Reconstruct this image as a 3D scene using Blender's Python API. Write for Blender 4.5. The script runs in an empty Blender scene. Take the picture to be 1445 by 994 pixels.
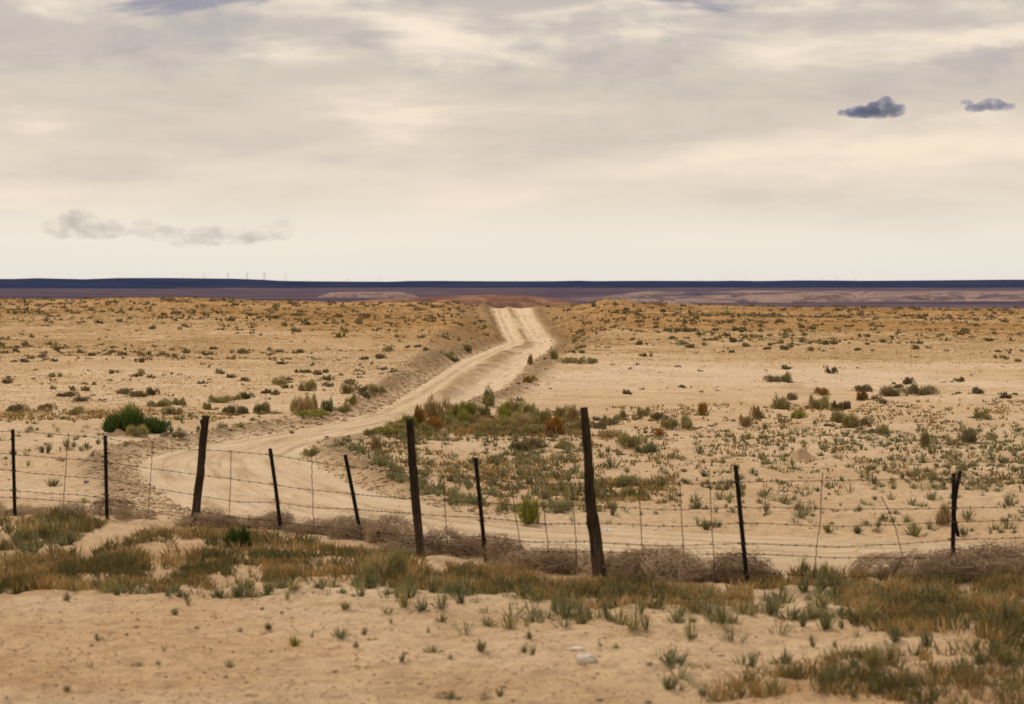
import bpy, math, random
import numpy as np

# ------------------------------------------------------------------ camera, sky, sun, exposure
F, CX, HY, H = 3700.0, 722.5, 408.0, 2.8          # focal length and horizon of the photograph (in its pixels), eye height
scene = bpy.context.scene
col = scene.collection
cam_data = bpy.data.cameras.new('camera')
cam = bpy.data.objects.new('camera', cam_data); col.objects.link(cam)
cam.location = (0, 0, H); cam.rotation_euler = (math.radians(90), 0, 0)
cam_data.sensor_width = 36; cam_data.lens = 36 * F / 1445
cam_data.shift_y = -(497 - HY) / 1445
cam_data.clip_start = 0.5; cam_data.clip_end = 60000
cam_data.dof.use_dof = True; cam_data.dof.focus_distance = 62; cam_data.dof.aperture_fstop = 3.2
scene.camera = cam

SUN_EL, SUN_AZ = 44.0, -28.0                       # ahead and to the left, behind thin cloud
world = bpy.data.worlds.new('World'); scene.world = world; world.use_nodes = True
wt = world.node_tree; wt.nodes.clear()
def wn(t, **k):
    n = wt.nodes.new(t)
    for a, b in k.items(): setattr(n, a, b)
    return n
def wl(a, b): wt.links.new(a, b)
def wmath(op, a, b=None, c=None, clamp=False):
    n = wn('ShaderNodeMath', operation=op, use_clamp=clamp)
    for i, v in enumerate((a, b, c)):
        if v is None: continue
        if isinstance(v, (int, float)): n.inputs[i].default_value = v
        else: wl(v, n.inputs[i])
    return n.outputs[0]
def wmix(fac, a, b):
    n = wn('ShaderNodeMix', data_type='RGBA')
    if isinstance(fac, (int, float)): n.inputs[0].default_value = fac
    else: wl(fac, n.inputs[0])
    for i, v in ((6, a), (7, b)):
        if isinstance(v, tuple): n.inputs[i].default_value = (*v, 1)
        else: wl(v, n.inputs[i])
    return n.outputs[2]
def wramp(x, stops, interp='EASE'):
    n = wn('ShaderNodeValToRGB'); n.color_ramp.interpolation = interp
    e = n.color_ramp.elements
    while len(e) < len(stops): e.new(0.5)
    for el, (p, c) in zip(e, stops): el.position = p; el.color = (*c, 1)
    wl(x, n.inputs[0]); return n.outputs[0]
tc = wn('ShaderNodeTexCoord'); sep = wn('ShaderNodeSeparateXYZ'); wl(tc.outputs['Generated'], sep.inputs[0])
az = wmath('ARCTAN2', sep.outputs[0], sep.outputs[1]); el = sep.outputs[2]
def wnoise(sx, sz, scale, detail, rough, off=0.0, dist=0.0):
    cb = wn('ShaderNodeCombineXYZ')
    wl(wmath('MULTIPLY', az, sx), cb.inputs[0]); wl(wmath('MULTIPLY', el, sz), cb.inputs[1]); cb.inputs[2].default_value = off
    n = wn('ShaderNodeTexNoise'); n.inputs['Scale'].default_value = scale; n.inputs['Detail'].default_value = detail
    n.inputs['Roughness'].default_value = rough; n.inputs['Distortion'].default_value = dist
    wl(cb.outputs[0], n.inputs['Vector']); return n.outputs[0]
elp = wmath('MULTIPLY', el, 1.0)
base = wramp(wmath('POWER', wmath('MAXIMUM', elp, 0.0), 0.5),      # thin high cloud: pale near the horizon, greyer higher up
    [(0.0, (0.77, 0.745, 0.675)), (0.13, (0.78, 0.725, 0.635)), (0.20, (0.72, 0.625, 0.515)), (0.26, (0.63, 0.54, 0.45)),
     (0.33, (0.52, 0.455, 0.41)), (0.6, (0.70, 0.625, 0.55)), (1.0, (0.76, 0.705, 0.64))])
band = wnoise(10, 48, 1.0, 7, 0.52, 3.1, 0.2)
puff = wnoise(24, 52, 1.0, 8, 0.58, 8.3, 0.2)
upf = wramp(el, [(0.012, (0.05,)*3), (0.05, (0.75,)*3), (0.11, (1,)*3)])
light_band = wmath('MULTIPLY', wramp(band, [(0.47, (0,)*3), (0.68, (1,)*3)]), upf)
dark_band = wmath('MULTIPLY', wramp(band, [(0.28, (1,)*3), (0.50, (0,)*3)]), upf)
dark_puff = wmath('MULTIPLY', wramp(puff, [(0.32, (1,)*3), (0.52, (0,)*3)]), wramp(el, [(0.045, (0,)*3), (0.095, (1,)*3)]))
c1 = wmix(wmath('MULTIPLY', light_band, 0.8), base, (0.94, 0.80, 0.62))
c2 = wmix(wmath('MULTIPLY', dark_band, 0.7), c1, (0.47, 0.40, 0.38))
c3 = wmix(wmath('MULTIPLY', dark_puff, 0.6), c2, (0.39, 0.345, 0.35))
gap = wnoise(11, 48, 1.0, 5, 0.55, 21.7, 0.3)                      # blue-grey gaps high up
c4 = wmix(wmath('MULTIPLY', wmath('MULTIPLY', wramp(gap, [(0.60, (0,)*3), (0.70, (1,)*3)]), wramp(el, [(0.088, (0,)*3), (0.105, (1,)*3)])), 0.8), c3, (0.22, 0.22, 0.30))
skyt = wn('ShaderNodeTexSky', sky_type='NISHITA'); skyt.sun_disc = False
skyt.sun_elevation = math.radians(SUN_EL); skyt.sun_rotation = math.radians(SUN_AZ)
sk = wn('ShaderNodeVectorMath', operation='SCALE'); wl(skyt.outputs[0], sk.inputs[0]); sk.inputs['Scale'].default_value = 0.09
fin = wmix(0.94, sk.outputs[0], c4)
bg = wn('ShaderNodeBackground'); wl(fin, bg.inputs[0]); bg.inputs[1].default_value = 0.745
wo = wn('ShaderNodeOutputWorld'); wl(bg.outputs[0], wo.inputs[0])

sun_d = bpy.data.lights.new('sun', 'SUN'); sun_d.energy = 2.0; sun_d.angle = math.radians(10); sun_d.color = (1.0, 0.92, 0.79)
sun = bpy.data.objects.new('sun', sun_d); col.objects.link(sun)
sun.rotation_euler = (math.radians(-(90 - SUN_EL)), 0, math.radians(-SUN_AZ))
scene.view_settings.view_transform = 'Standard'; scene.view_settings.look = 'None'
scene.view_settings.exposure = 0.58; scene.view_settings.gamma = 1.0; scene.view_settings.use_curve_mapping = False

# ------------------------------------------------------------------ helpers
rng = np.random.default_rng(11)
def tag(o, label=None, cat=None, group=None, kind=None):
    if label: o['label'] = label
    if cat: o['category'] = cat
    if group: o['group'] = group
    if kind: o['kind'] = kind
    return o
def mesh_from(name, V, Fc, mat, tone=None, attrs=None, smooth=False):
    V = np.asarray(V, np.float32); Fc = np.asarray(Fc, np.int32)
    me = bpy.data.meshes.new(name)
    k = Fc.shape[1]
    me.vertices.add(len(V)); me.vertices.foreach_set('co', V.ravel())
    me.loops.add(Fc.size); me.loops.foreach_set('vertex_index', Fc.ravel())
    me.polygons.add(len(Fc)); me.polygons.foreach_set('loop_start', np.arange(0, Fc.size, k, dtype=np.int32))
    me.polygons.foreach_set('loop_total', np.full(len(Fc), k, np.int32))
    if smooth: me.polygons.foreach_set('use_smooth', np.ones(len(Fc), bool))
    allattrs = dict(attrs or {})
    if tone is not None: allattrs['tone'] = tone
    for an, av in allattrs.items():
        a = me.attributes.new(an, 'FLOAT', 'POINT'); a.data.foreach_set('value', np.asarray(av, np.float32))
    me.materials.append(mat); me.update(); me.validate()
    return me
def link(name, me, parent=None, loc=None, rotz=0.0, scale=None):
    o = bpy.data.objects.new(name, me); col.objects.link(o)
    if parent: o.parent = parent
    if loc is not None: o.location = [float(v) for v in loc]
    o.rotation_euler[2] = float(rotz)
    if scale is not None: o.scale = scale if hasattr(scale, '__len__') else (scale,) * 3
    return o
def hsh(ix, iy, s):
    h = (ix.astype(np.int64) * 374761393 + iy.astype(np.int64) * 668265263 + s * 2147483647) & 0xffffffff
    h = ((h ^ (h >> 13)) * 1274126177) & 0xffffffff
    return ((h ^ (h >> 16)) & 0xffff) / 65535.0
def vnoise(x, y, s=0):
    x = np.asarray(x, float); y = np.asarray(y, float)
    ix = np.floor(x); iy = np.floor(y); fx = x - ix; fy = y - iy
    fx = fx * fx * fx * (fx * (fx * 6 - 15) + 10); fy = fy * fy * fy * (fy * (fy * 6 - 15) + 10)
    a = hsh(ix, iy, s); b = hsh(ix + 1, iy, s); c = hsh(ix, iy + 1, s); d = hsh(ix + 1, iy + 1, s)
    return (a + (b - a) * fx) * (1 - fy) + (c + (d - c) * fx) * fy
def fbm(x, y, s=0, o=4, g=0.5):
    t = 0; a = 1; n = 0
    for i in range(o):
        t = t + a * (vnoise(x, y, s + i * 17) - 0.5); n += a; a *= g; x = x * 2.03 + 5.1; y = y * 2.03 + 1.7
    return t / n
def sstep(a, b, x):
    t = np.clip((x - a) / (b - a), 0, 1); return t * t * (3 - 2 * t)

# ------------------------------------------------------------------ materials
def material(name, build, rough=0.95):
    m = bpy.data.materials.new(name); m.use_nodes = True
    nt = m.node_tree; b = nt.nodes['Principled BSDF']; b.inputs['Roughness'].default_value = rough
    b.inputs['Specular IOR Level'].default_value = 0.03
    build(nt, b); return m
class N:                                           # tiny node-writing helper
    def __init__(s, nt): s.nt = nt; s.tc = nt.nodes.new('ShaderNodeTexCoord')
    def noise(s, scale, detail=4, rough=0.55, vec=None, stretch=None, off=0):
        n = s.nt.nodes.new('ShaderNodeTexNoise'); n.inputs['Scale'].default_value = scale
        n.inputs['Detail'].default_value = detail; n.inputs['Roughness'].default_value = rough
        src = vec or s.tc.outputs['Object']
        mp = s.nt.nodes.new('ShaderNodeMapping'); s.nt.links.new(src, mp.inputs[0])
        mp.inputs['Scale'].default_value = stretch or (1, 1, 1); mp.inputs['Location'].default_value = (off, off * 1.3, off * .7)
        s.nt.links.new(mp.outputs[0], n.inputs['Vector']); return n.outputs[0]
    def attr(s, name):
        n = s.nt.nodes.new('ShaderNodeAttribute'); n.attribute_name = name; return n.outputs['Fac']
    def ramp(s, x, stops, interp='LINEAR'):
        n = s.nt.nodes.new('ShaderNodeValToRGB'); n.color_ramp.interpolation = interp; e = n.color_ramp.elements
        while len(e) < len(stops): e.new(0.5)
        for el_, (p, c) in zip(e, stops):
            el_.position = p; el_.color = (*(c if isinstance(c, tuple) else (c,) * 3), 1)
        s.nt.links.new(x, n.inputs[0]); return n.outputs[0]
    def math(s, op, a, b=None, clamp=False):
        n = s.nt.nodes.new('ShaderNodeMath'); n.operation = op; n.use_clamp = clamp
        for i, v in enumerate((a, b)):
            if v is None: continue
            if isinstance(v, (int, float)): n.inputs[i].default_value = v
            else: s.nt.links.new(v, n.inputs[i])
        return n.outputs[0]
    def mix(s, f, a, b, mode='MIX'):
        n = s.nt.nodes.new('ShaderNodeMix'); n.data_type = 'RGBA'; n.blend_type = mode
        for i, v in ((0, f), (6, a), (7, b)):
            if isinstance(v, (int, float)): n.inputs[i].default_value = v
            elif isinstance(v, tuple): n.inputs[i].default_value = (*v, 1)
            else: s.nt.links.new(v, n.inputs[i])
        return n.outputs[2]
    def bump(s, b, h, strength, dist, prev=None):
        n = s.nt.nodes.new('ShaderNodeBump'); n.inputs['Strength'].default_value = strength; n.inputs['Distance'].default_value = dist
        s.nt.links.new(h, n.inputs['Height'])
        if prev: s.nt.links.new(prev, n.inputs['Normal'])
        s.nt.links.new(n.outputs[0], b.inputs['Normal']); return n.outputs[0]
    def rand(s):
        return s.nt.nodes.new('ShaderNodeObjectInfo').outputs['Random']

def b_ground(nt, b):
    n = N(nt)
    big = n.noise(0.045, 5, 0.6); mid = n.noise(0.5, 6, 0.62, off=4); fine = n.noise(7, 6, 0.7, off=9); grit = n.noise(38, 4, 0.7, off=2)
    sand = n.ramp(mid, [(0.30, (0.47, 0.315, 0.175)), (0.50, (0.63, 0.455, 0.285)), (0.70, (0.70, 0.53, 0.355))])
    sand = n.mix(n.ramp(big, [(0.40, 0.0), (0.62, 0.45)]), sand, (0.52, 0.325, 0.16))
    sand = n.mix(n.attr('rust'), sand, n.ramp(mid, [(0.3, (0.34, 0.145, 0.035)), (0.7, (0.52, 0.25, 0.075))]))
    sand = n.mix(n.math('MULTIPLY', n.attr('pale'), 0.75), sand, n.ramp(mid, [(0.3, (0.60, 0.44, 0.29)), (0.7, (0.74, 0.585, 0.42))]))
    scald = n.noise(0.16, 6, 0.65, stretch=(1, 0.8, 1), off=14)                  # sparse dead grass and crust in patches
    sand = n.mix(n.math('MULTIPLY', n.ramp(scald, [(0.36, 0.15), (0.54, 1.0)]), n.math('MULTIPLY', n.attr('grassy'), 0.62)), sand, n.ramp(fine, [(0.35, (0.25, 0.155, 0.06)), (0.65, (0.45, 0.285, 0.12))]))
    sand = n.mix(n.math('MULTIPLY', n.ramp(fine, [(0.40, 1.0), (0.54, 0.0)]), 0.38), sand, (0.27, 0.175, 0.095))
    u = nt.nodes.new('ShaderNodeCombineXYZ'); nt.links.new(n.attr('lane'), u.inputs[0])
    nt.links.new(n.math('MULTIPLY', n.noise(0.12, 2, off=3), 0.5), u.inputs[1])
    streak = n.noise(13, 6, 0.7, vec=u.outputs[0])
    road = n.ramp(streak, [(0.34, (0.42, 0.285, 0.16)), (0.47, (0.62, 0.46, 0.295)), (0.64, (0.72, 0.565, 0.395))])
    road = n.mix(n.math('MULTIPLY', n.ramp(mid, [(0.42, 1.0), (0.6, 0.0)]), 0.3), road, (0.47, 0.33, 0.20))
    road = n.mix(n.attr('tread'), road, n.ramp(fine, [(0.36, (0.20, 0.125, 0.06)), (0.62, (0.40, 0.265, 0.14))]))
    c = n.mix(n.attr('road'), sand, road)
    c = n.mix(n.math('MULTIPLY', n.attr('spoil'), n.ramp(fine, [(0.35, 1.0), (0.65, 0.45)])), c, (0.175, 0.11, 0.056))
    c = n.mix(n.math('MULTIPLY', n.ramp(grit, [(0.34, 1.0), (0.47, 0.0)]), 0.36), c, (0.22, 0.14, 0.08))
    nt.links.new(c, b.inputs['Base Color'])
    h = n.math('ADD', n.math('MULTIPLY', fine, 1.0), n.math('MULTIPLY', grit, 0.22))
    n.bump(b, h, 1.0, 0.09)
M_ground = material('sandy_soil', b_ground)

def plant_mat(name, stops, rand=0.35, trans=0.25):
    def f(nt, b):
        n = N(nt)
        r = n.math('ADD', n.math('MULTIPLY', n.attr('tone'), 1 - rand), n.math('MULTIPLY', n.rand(), rand))
        c = n.ramp(r, stops); nt.links.new(c, b.inputs['Base Color'])
        t = nt.nodes.new('ShaderNodeBsdfTranslucent'); nt.links.new(c, t.inputs[0])
        mx = nt.nodes.new('ShaderNodeMixShader'); mx.inputs[0].default_value = trans
        out = nt.nodes['Material Output']
        nt.links.new(b.outputs[0], mx.inputs[1]); nt.links.new(t.outputs[0], mx.inputs[2]); nt.links.new(mx.outputs[0], out.inputs[0])
    return material(name, f, 0.8)
M_weed = plant_mat('grey_green_leaf', [(0.1, (0.095, 0.10, 0.045)), (0.5, (0.17, 0.168, 0.078)), (0.9, (0.30, 0.265, 0.13))])
M_weedy = plant_mat('yellow_green_leaf', [(0.1, (0.14, 0.15, 0.035)), (0.5, (0.25, 0.24, 0.05)), (0.9, (0.38, 0.33, 0.08))])
M_olive = plant_mat('olive_leaf', [(0.05, (0.13, 0.11, 0.04)), (0.5, (0.28, 0.24, 0.095)), (0.95, (0.46, 0.38, 0.18))])
M_straw = plant_mat('straw', [(0.05, (0.24, 0.17, 0.08)), (0.5, (0.38, 0.27, 0.13)), (0.95, (0.50, 0.38, 0.20))])
M_orange = plant_mat('rust_orange_leaf', [(0.05, (0.14, 0.075, 0.025)), (0.5, (0.30, 0.155, 0.035)), (0.95, (0.44, 0.24, 0.05))])
M_green = plant_mat('deep_green_leaf', [(0.05, (0.035, 0.06, 0.015)), (0.5, (0.07, 0.105, 0.025)), (0.95, (0.15, 0.16, 0.04))])
M_scrub = plant_mat('grey_scrub', [(0.05, (0.11, 0.085, 0.045)), (0.5, (0.20, 0.16, 0.085)), (0.95, (0.34, 0.27, 0.15))], 0.5)
M_dead = plant_mat('dead_twig', [(0.05, (0.18, 0.118, 0.07)), (0.5, (0.37, 0.26, 0.165)), (0.95, (0.58, 0.44, 0.29))], 0.45, 0.2)
M_cover = plant_mat('low_herb', [(0.0, (0.10, 0.088, 0.035)), (0.3, (0.18, 0.145, 0.055)), (0.55, (0.27, 0.175, 0.065)), (0.8, (0.36, 0.215, 0.075)), (1.0, (0.48, 0.35, 0.17))], 0.0)
M_deadgrass = plant_mat('dead_grass', [(0.05, (0.24, 0.155, 0.06)), (0.5, (0.43, 0.275, 0.11)), (0.95, (0.60, 0.40, 0.17))], 0.0)
def b_wood(nt, b):
    n = N(nt); g = n.noise(14, 5, 0.65, stretch=(4, 4, 0.35)); k = n.noise(3, 3, off=5)
    c = n.ramp(g, [(0.3, (0.012, 0.009, 0.007)), (0.55, (0.038, 0.027, 0.018)), (0.75, (0.085, 0.062, 0.042))])
    nt.links.new(n.mix(n.ramp(k, [(0.5, 0.0), (0.7, 0.45)]), c, (0.075, 0.05, 0.03)), b.inputs['Base Color']); sx_ = nt.nodes.new('ShaderNodeSeparateXYZ'); nt.links.new(n.tc.outputs['Object'], sx_.inputs[0])
    dust = n.math('MULTIPLY', n.ramp(sx_.outputs[2], [(0.0, 1.0), (0.55, 0.0)]), n.ramp(g, [(0.35, 0.1), (0.6, 0.8)]))   # wind-blown dust and bleaching low on the posts
    nt.links.new(n.mix(dust, n.mix(n.ramp(k, [(0.5, 0.0), (0.7, 0.45)]), c, (0.075, 0.05, 0.03)), (0.17, 0.12, 0.08)), b.inputs['Base Color']); n.bump(b, g, 0.8, 0.012)
M_wood = material('weathered_post_wood', b_wood)
def b_metal(nt, b):
    n = N(nt); g = n.noise(22, 4, 0.6)
    nt.links.new(n.ramp(g, [(0.35, (0.010, 0.010, 0.011)), (0.6, (0.020, 0.017, 0.015)), (0.78, (0.06, 0.032, 0.018))]), b.inputs['Base Color'])
M_metal = material('dark_painted_steel', b_metal, 0.7)
def b_wire(nt, b):
    n = N(nt); g = n.noise(9, 4, 0.6)
    nt.links.new(n.ramp(g, [(0.35, (0.045, 0.03, 0.022)), (0.7, (0.12, 0.07, 0.04))]), b.inputs['Base Color'])
M_wire = material('rusty_wire', b_wire, 0.7)
def plain(name, stops, scale=6, stretch=(1, 1, 1), bump=0.0, bd=0.05):
    def f(nt, b):
        n = N(nt); g = n.noise(scale, 6, 0.62, stretch=stretch); nt.links.new(n.ramp(g, stops), b.inputs['Base Color'])
        if bump: n.bump(b, g, bump, bd)
    return material(name, f)
M_clod = plain('dirt_clod', [(0.3, (0.34, 0.225, 0.125)), (0.7, (0.54, 0.39, 0.245))], 3)
M_stone = plain('pale_stone', [(0.3, (0.52, 0.42, 0.32)), (0.7, (0.70, 0.61, 0.51))], 9, bump=0.5)
M_grey = plain('grey_stone', [(0.3, (0.12, 0.11, 0.12)), (0.7, (0.24, 0.22, 0.23))], 9, bump=0.5)
M_white = plain('faded_white_litter', [(0.3, (0.62, 0.62, 0.63)), (0.7, (0.80, 0.80, 0.80))], 9)
M_mound = plain('loose_dirt', [(0.3, (0.36, 0.235, 0.13)), (0.7, (0.50, 0.35, 0.21))], 9, bump=0.8, bd=0.03)
M_steelfar = plain('haze_pale_lattice', [(0.3, (0.45, 0.45, 0.45)), (0.7, (0.55, 0.55, 0.55))], 1)  # lighter grey stands in for haze on the distant pylons

# ------------------------------------------------------------------ the lie of the land
def smooth_tab(ds, zs, step=0.5, w=13):
    g = np.arange(0, 900, step); z = np.interp(g, ds, zs); k = np.hanning(2 * w + 1); k /= k.sum()
    return g, np.convolve(np.pad(z, w, mode='edge'), k, 'valid')
def zat(y, d): return H - (y - HY) * d / F
RY = [(580, 60.2), (545, 85), (520, 115), (500, 150), (490, 180), (485, 200), (482, 206), (470, 222), (450, 246), (434, 268)]
rd = [0, 50] + [d for y, d in RY] + [285, 330, 420, 900]; rz = [0, 0] + [zat(y, d) for y, d in RY] + [0.6, -2.5, -9, -11]
SY = [(580, 60.2), (550, 78), (520, 105), (500, 128), (480, 158), (462, 195), (448, 228), (438, 255)]
sd_ = [0, 50] + [d for y, d in SY] + [275]; sz_ = [0, 0] + [zat(y, d) for y, d in SY] + [zat(432, 275)]
RG, RZ = smooth_tab(rd, rz, w=3); SG, SZ = smooth_tab(sd_ + [900], sz_ + [sz_[-1]], w=18)
CRX = [-400, 51, 150, 260, 330, 460, 540, 600, 655, 690, 755, 800, 832, 852, 875, 900, 1000, 1100, 1200, 1393, 1900]
CRY = [426, 424.5, 422.5, 420.5, 424, 428, 428.5, 427, 428, 432, 431, 431.5, 428, 422, 423, 429, 431.5, 434, 436, 437, 438]
def y2d_road(y):
    y = np.asarray(y, float)
    ys = [p[0] for p in RY][::-1]; dd = [p[1] for p in RY][::-1]
    return np.where(y >= 580, F * H / np.maximum(y - HY, 1), np.interp(y, ys, dd))
def pix_road(pts):
    a = np.array(pts, float); d = y2d_road(a[:, 1]); return np.stack([(a[:, 0] - CX) * d / F, d], 1)
EDGE_OUT = pix_road([(691, 434), (697, 450), (705, 470), (712, 482), (692, 490), (667, 500), (640, 511), (612, 528), (580, 545), (553, 562),
    (515, 580), (455, 594), (380, 606), (300, 620), (230, 634), (187, 645), (173, 655), (182, 674), (206, 694), (224, 712), (262, 732), (340, 742),
    (450, 757), (560, 772), (700, 786), (850, 796), (1000, 803), (1200, 811), (1393, 815), (1900, 818)])
EDGE_IN = pix_road([(752, 434), (758, 450), (772, 468), (783, 480), (787, 488), (771, 500), (758, 510), (750, 517), (742, 527), (728, 540),
    (712, 555), (690, 566), (645, 578), (590, 592), (545, 603), (490, 615), (455, 627), (438, 639), (462, 656), (500, 672), (560, 695), (620, 712),
    (700, 731), (800, 744), (1000, 752), (1200, 761), (1393, 765), (1900, 770)])
EDGE_OUT = np.vstack([[(-2.6, 420), (-2.45, 330)], EDGE_OUT]); EDGE_IN = np.vstack([[(2.1, 420), (2.1, 330)], EDGE_IN])
POLY = np.vstack([EDGE_OUT, EDGE_IN[::-1]])
def dist_line(P, L):
    best = np.full(len(P), 1e9)
    for a, b in zip(L[:-1], L[1:]):
        ab = b - a; t = np.clip(((P - a) @ ab) / max(ab @ ab, 1e-9), 0, 1)
        q = P - a - t[:, None] * ab; best = np.minimum(best, np.einsum('ij,ij->i', q, q))
    return np.sqrt(best)
def inside(P):
    c = np.zeros(len(P), bool); x, y = P[:, 0], P[:, 1]
    for (x1, y1), (x2, y2) in zip(POLY, np.roll(POLY, -1, 0)):
        if y1 == y2: continue
        c ^= ((y1 > y) != (y2 > y)) & (x < (x2 - x1) * (y - y1) / (y2 - y1) + x1)
    return c
def land(X, Y):
    """height and surface attributes of the ground at world X, Y"""
    X = np.asarray(X, float).ravel(); Y = np.asarray(Y, float).ravel()
    d = np.maximum(Y, 1.0); px = X / d * F + CX
    P = np.stack([X, Y], 1)
    wob = 0.22 * fbm(X * 0.9, Y * 0.9, 40, 3) * 2
    do = dist_line(P, EDGE_OUT); di = dist_line(P, EDGE_IN); ins = inside(P)
    s = np.where(ins, -np.minimum(do, di), np.minimum(do, di)) + wob * 0.6
    lane = do / np.maximum(do + di, 1e-6)
    zs = np.interp(d, SG, SZ); zc = H - (np.interp(px, CRX, CRY) - HY) * 275 / F
    zs = zs + (zc - np.interp(275.0, SG, SZ)) * sstep(150, 275, d)
    zs = np.where(d > 275, np.maximum(zc - 0.0016 * (d - 275) ** 2, -9 - 0.003 * (d - 275)), zs)
    zr = np.interp(d, RG, RZ)
    bank = 0.9 + 3.2 * sstep(90, 190, d)
    w = sstep(0.0, 1.0, np.maximum(s, 0) / bank)
    z = zr + (zs - zr) * w
    road = 1 - sstep(-0.25, 0.18, s)
    near = sstep(33, 38, d)                                       # graded banks only on the far legs of the track
    bermn = 0.55 + 0.9 * vnoise(X * 0.8, Y * 0.8, 7)
    berm_h = (0.11 + 0.12 * sstep(50, 80, d) + 0.22 * sstep(75, 130, d) * (do < di)) * near
    berm = np.exp(-((s - 0.38 - 0.2 * sstep(60, 120, d)) / (0.28 + 0.25 * sstep(60, 120, d))) ** 2)
    left = do < di
    z = z + berm * berm_h * bermn * np.where(left, 1.0, 0.85) - 0.05 * road * near
    up = sstep(45, 70, d)
    ridge = np.exp(-((lane - 0.46 - 0.03 * np.sin(Y * 0.11)) / np.interp(d, [60, 100, 160, 200, 205, 275], [.08, .15, .15, .1, .055, .055])) ** 2) * road * up * (.35 + .9 * sstep(.25, .6, vnoise(X * .5, Y * .16, 12)))
    ridge = np.maximum(ridge, .55 * np.exp(-((d - 204) / 2.2) ** 2) * road * np.exp(-((lane - .5) / .25) ** 2))
    rut = (np.exp(-((lane - 0.24) / 0.09) ** 2) + np.exp(-((lane - 0.72) / 0.09) ** 2)) * road * up
    z = z + ridge * 0.13 * (0.5 + vnoise(X * 2, Y * 0.9, 12)) - rut * 0.06
    low = (1 - up) * road
    z = z + low * 0.035 * (fbm(lane * 14, Y * 0.08 + X * 0.08, 22, 3) * 2)
    # general unevenness of the bare ground
    rough = 1 - 0.75 * road
    z = z + rough * (0.20 * fbm(X * 0.22, Y * 0.22, 1, 4) + 0.11 * fbm(X * 1.5, Y * 1.5, 2, 3) + 0.055 * fbm(X * 5, Y * 5, 3, 2) + 0.05 * fbm(X * .5 + 3, Y * 4.5, 4, 3) * (1 - sstep(24, 30, d)))
    z = z + 0.35 * fbm(X * 0.05, Y * 0.05, 5, 2) * sstep(70, 140, d) * (1 - road)
    spoil = np.clip(berm * near * 1.35 * (0.35 + 0.9 * vnoise(X * 2, Y * 2, 33)) * (.8 + .2 * sstep(48, 75, d)), 0, 1)
    spoil = np.maximum(spoil, sstep(0.05, 0.3, w) * (1 - sstep(0.9, 1.0, w)) * sstep(80, 130, d) * (.35 + .65 * vnoise(X * 1.6, Y * 1.6, 35)) * np.where(left, 1.0, .6))
    rustn = fbm(X * 0.03, Y * 0.035, 61, 4) * 2
    rust = sstep(-0.2, 0.4, rustn) * sstep(120, 205, d) * 0.85
    rust = np.maximum(rust, 0.6 * sstep(205, 255, d))
    rust = np.maximum(rust, 0.3 * sstep(0.0, 0.5, fbm(X * 0.35, Y * 0.35, 63, 4) * 2) * (1 - sstep(27, 31, d)))
    tread = np.clip(ridge * np.interp(d, [60, 120, 190], [.55, .8, 1.25]) * (.45 + .9 * vnoise(X * 2.2, Y * .8, 14)), 0, 1); pale = sstep(68, 82, d) * (1 - sstep(105, 165, d + 40 * fbm(X * .1, Y * .1, 67, 4))) * np.where(px > 735, 1.0, .55) * sstep(-.35, .25, fbm(X * .16, Y * .16, 68, 4) * 2); grassy = sstep(75, 135, d) * (1 - .85 * sstep(0, 1, (px - 735) / 60) * (1 - sstep(104, 140, d + 30 * fbm(X * .12, Y * .12, 66, 4))))
    return z, road * 1.0, spoil, rust * (1 - road), lane, tread, s, grassy, pale
def gz(x, y): return land(x, y)[0]

# ground: one sheet, finer towards the camera, running over the rise in front
rows = [12.5]
while rows[-1] < 700:
    d = rows[-1]; rows.append(d + min(max(d * d / (F * H) * 1.35, 0.05), 0.75 + max(0, d - 285) * 0.05))
rows = np.array(rows); cols = np.concatenate([np.arange(-420, -20, 6.0), np.arange(-20, 1466, 2.3), np.arange(1466, 1900, 6.0)])
D, Pc = np.meshgrid(rows, cols, indexing='ij'); GX = (Pc - CX) * D / F
z, road, spoil, rust, lane, tread, _, grassy, pale = land(GX, D)
def grid_faces(nr, nc):
    i = np.arange(nr - 1)[:, None] * nc + np.arange(nc - 1)[None]
    return np.stack([i, i + 1, i + nc + 1, i + nc], -1).reshape(-1, 4)
me = mesh_from('ground', np.stack([GX.ravel(), D.ravel(), z], 1), grid_faces(len(rows), len(cols)), M_ground,
               attrs=dict(road=road, spoil=spoil, rust=rust, lane=lane, tread=tread, grassy=grassy, pale=pale), smooth=True)
tag(link('ground', me), kind='structure')
print('ground', len(rows), len(cols))

# where a sight line of the photograph meets the ground
def hit(px, py, dmin=13.0, dmax=300.0):
    d = np.geomspace(dmin, dmax, 900); X = (px - CX) * d / F
    zz = land(X, d)[0]; ray = H - (py - HY) * d / F
    k = np.argmax(ray <= zz)
    if ray[k] > zz[k]: k = len(d) - 1
    return X[k], d[k], zz[k]

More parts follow.
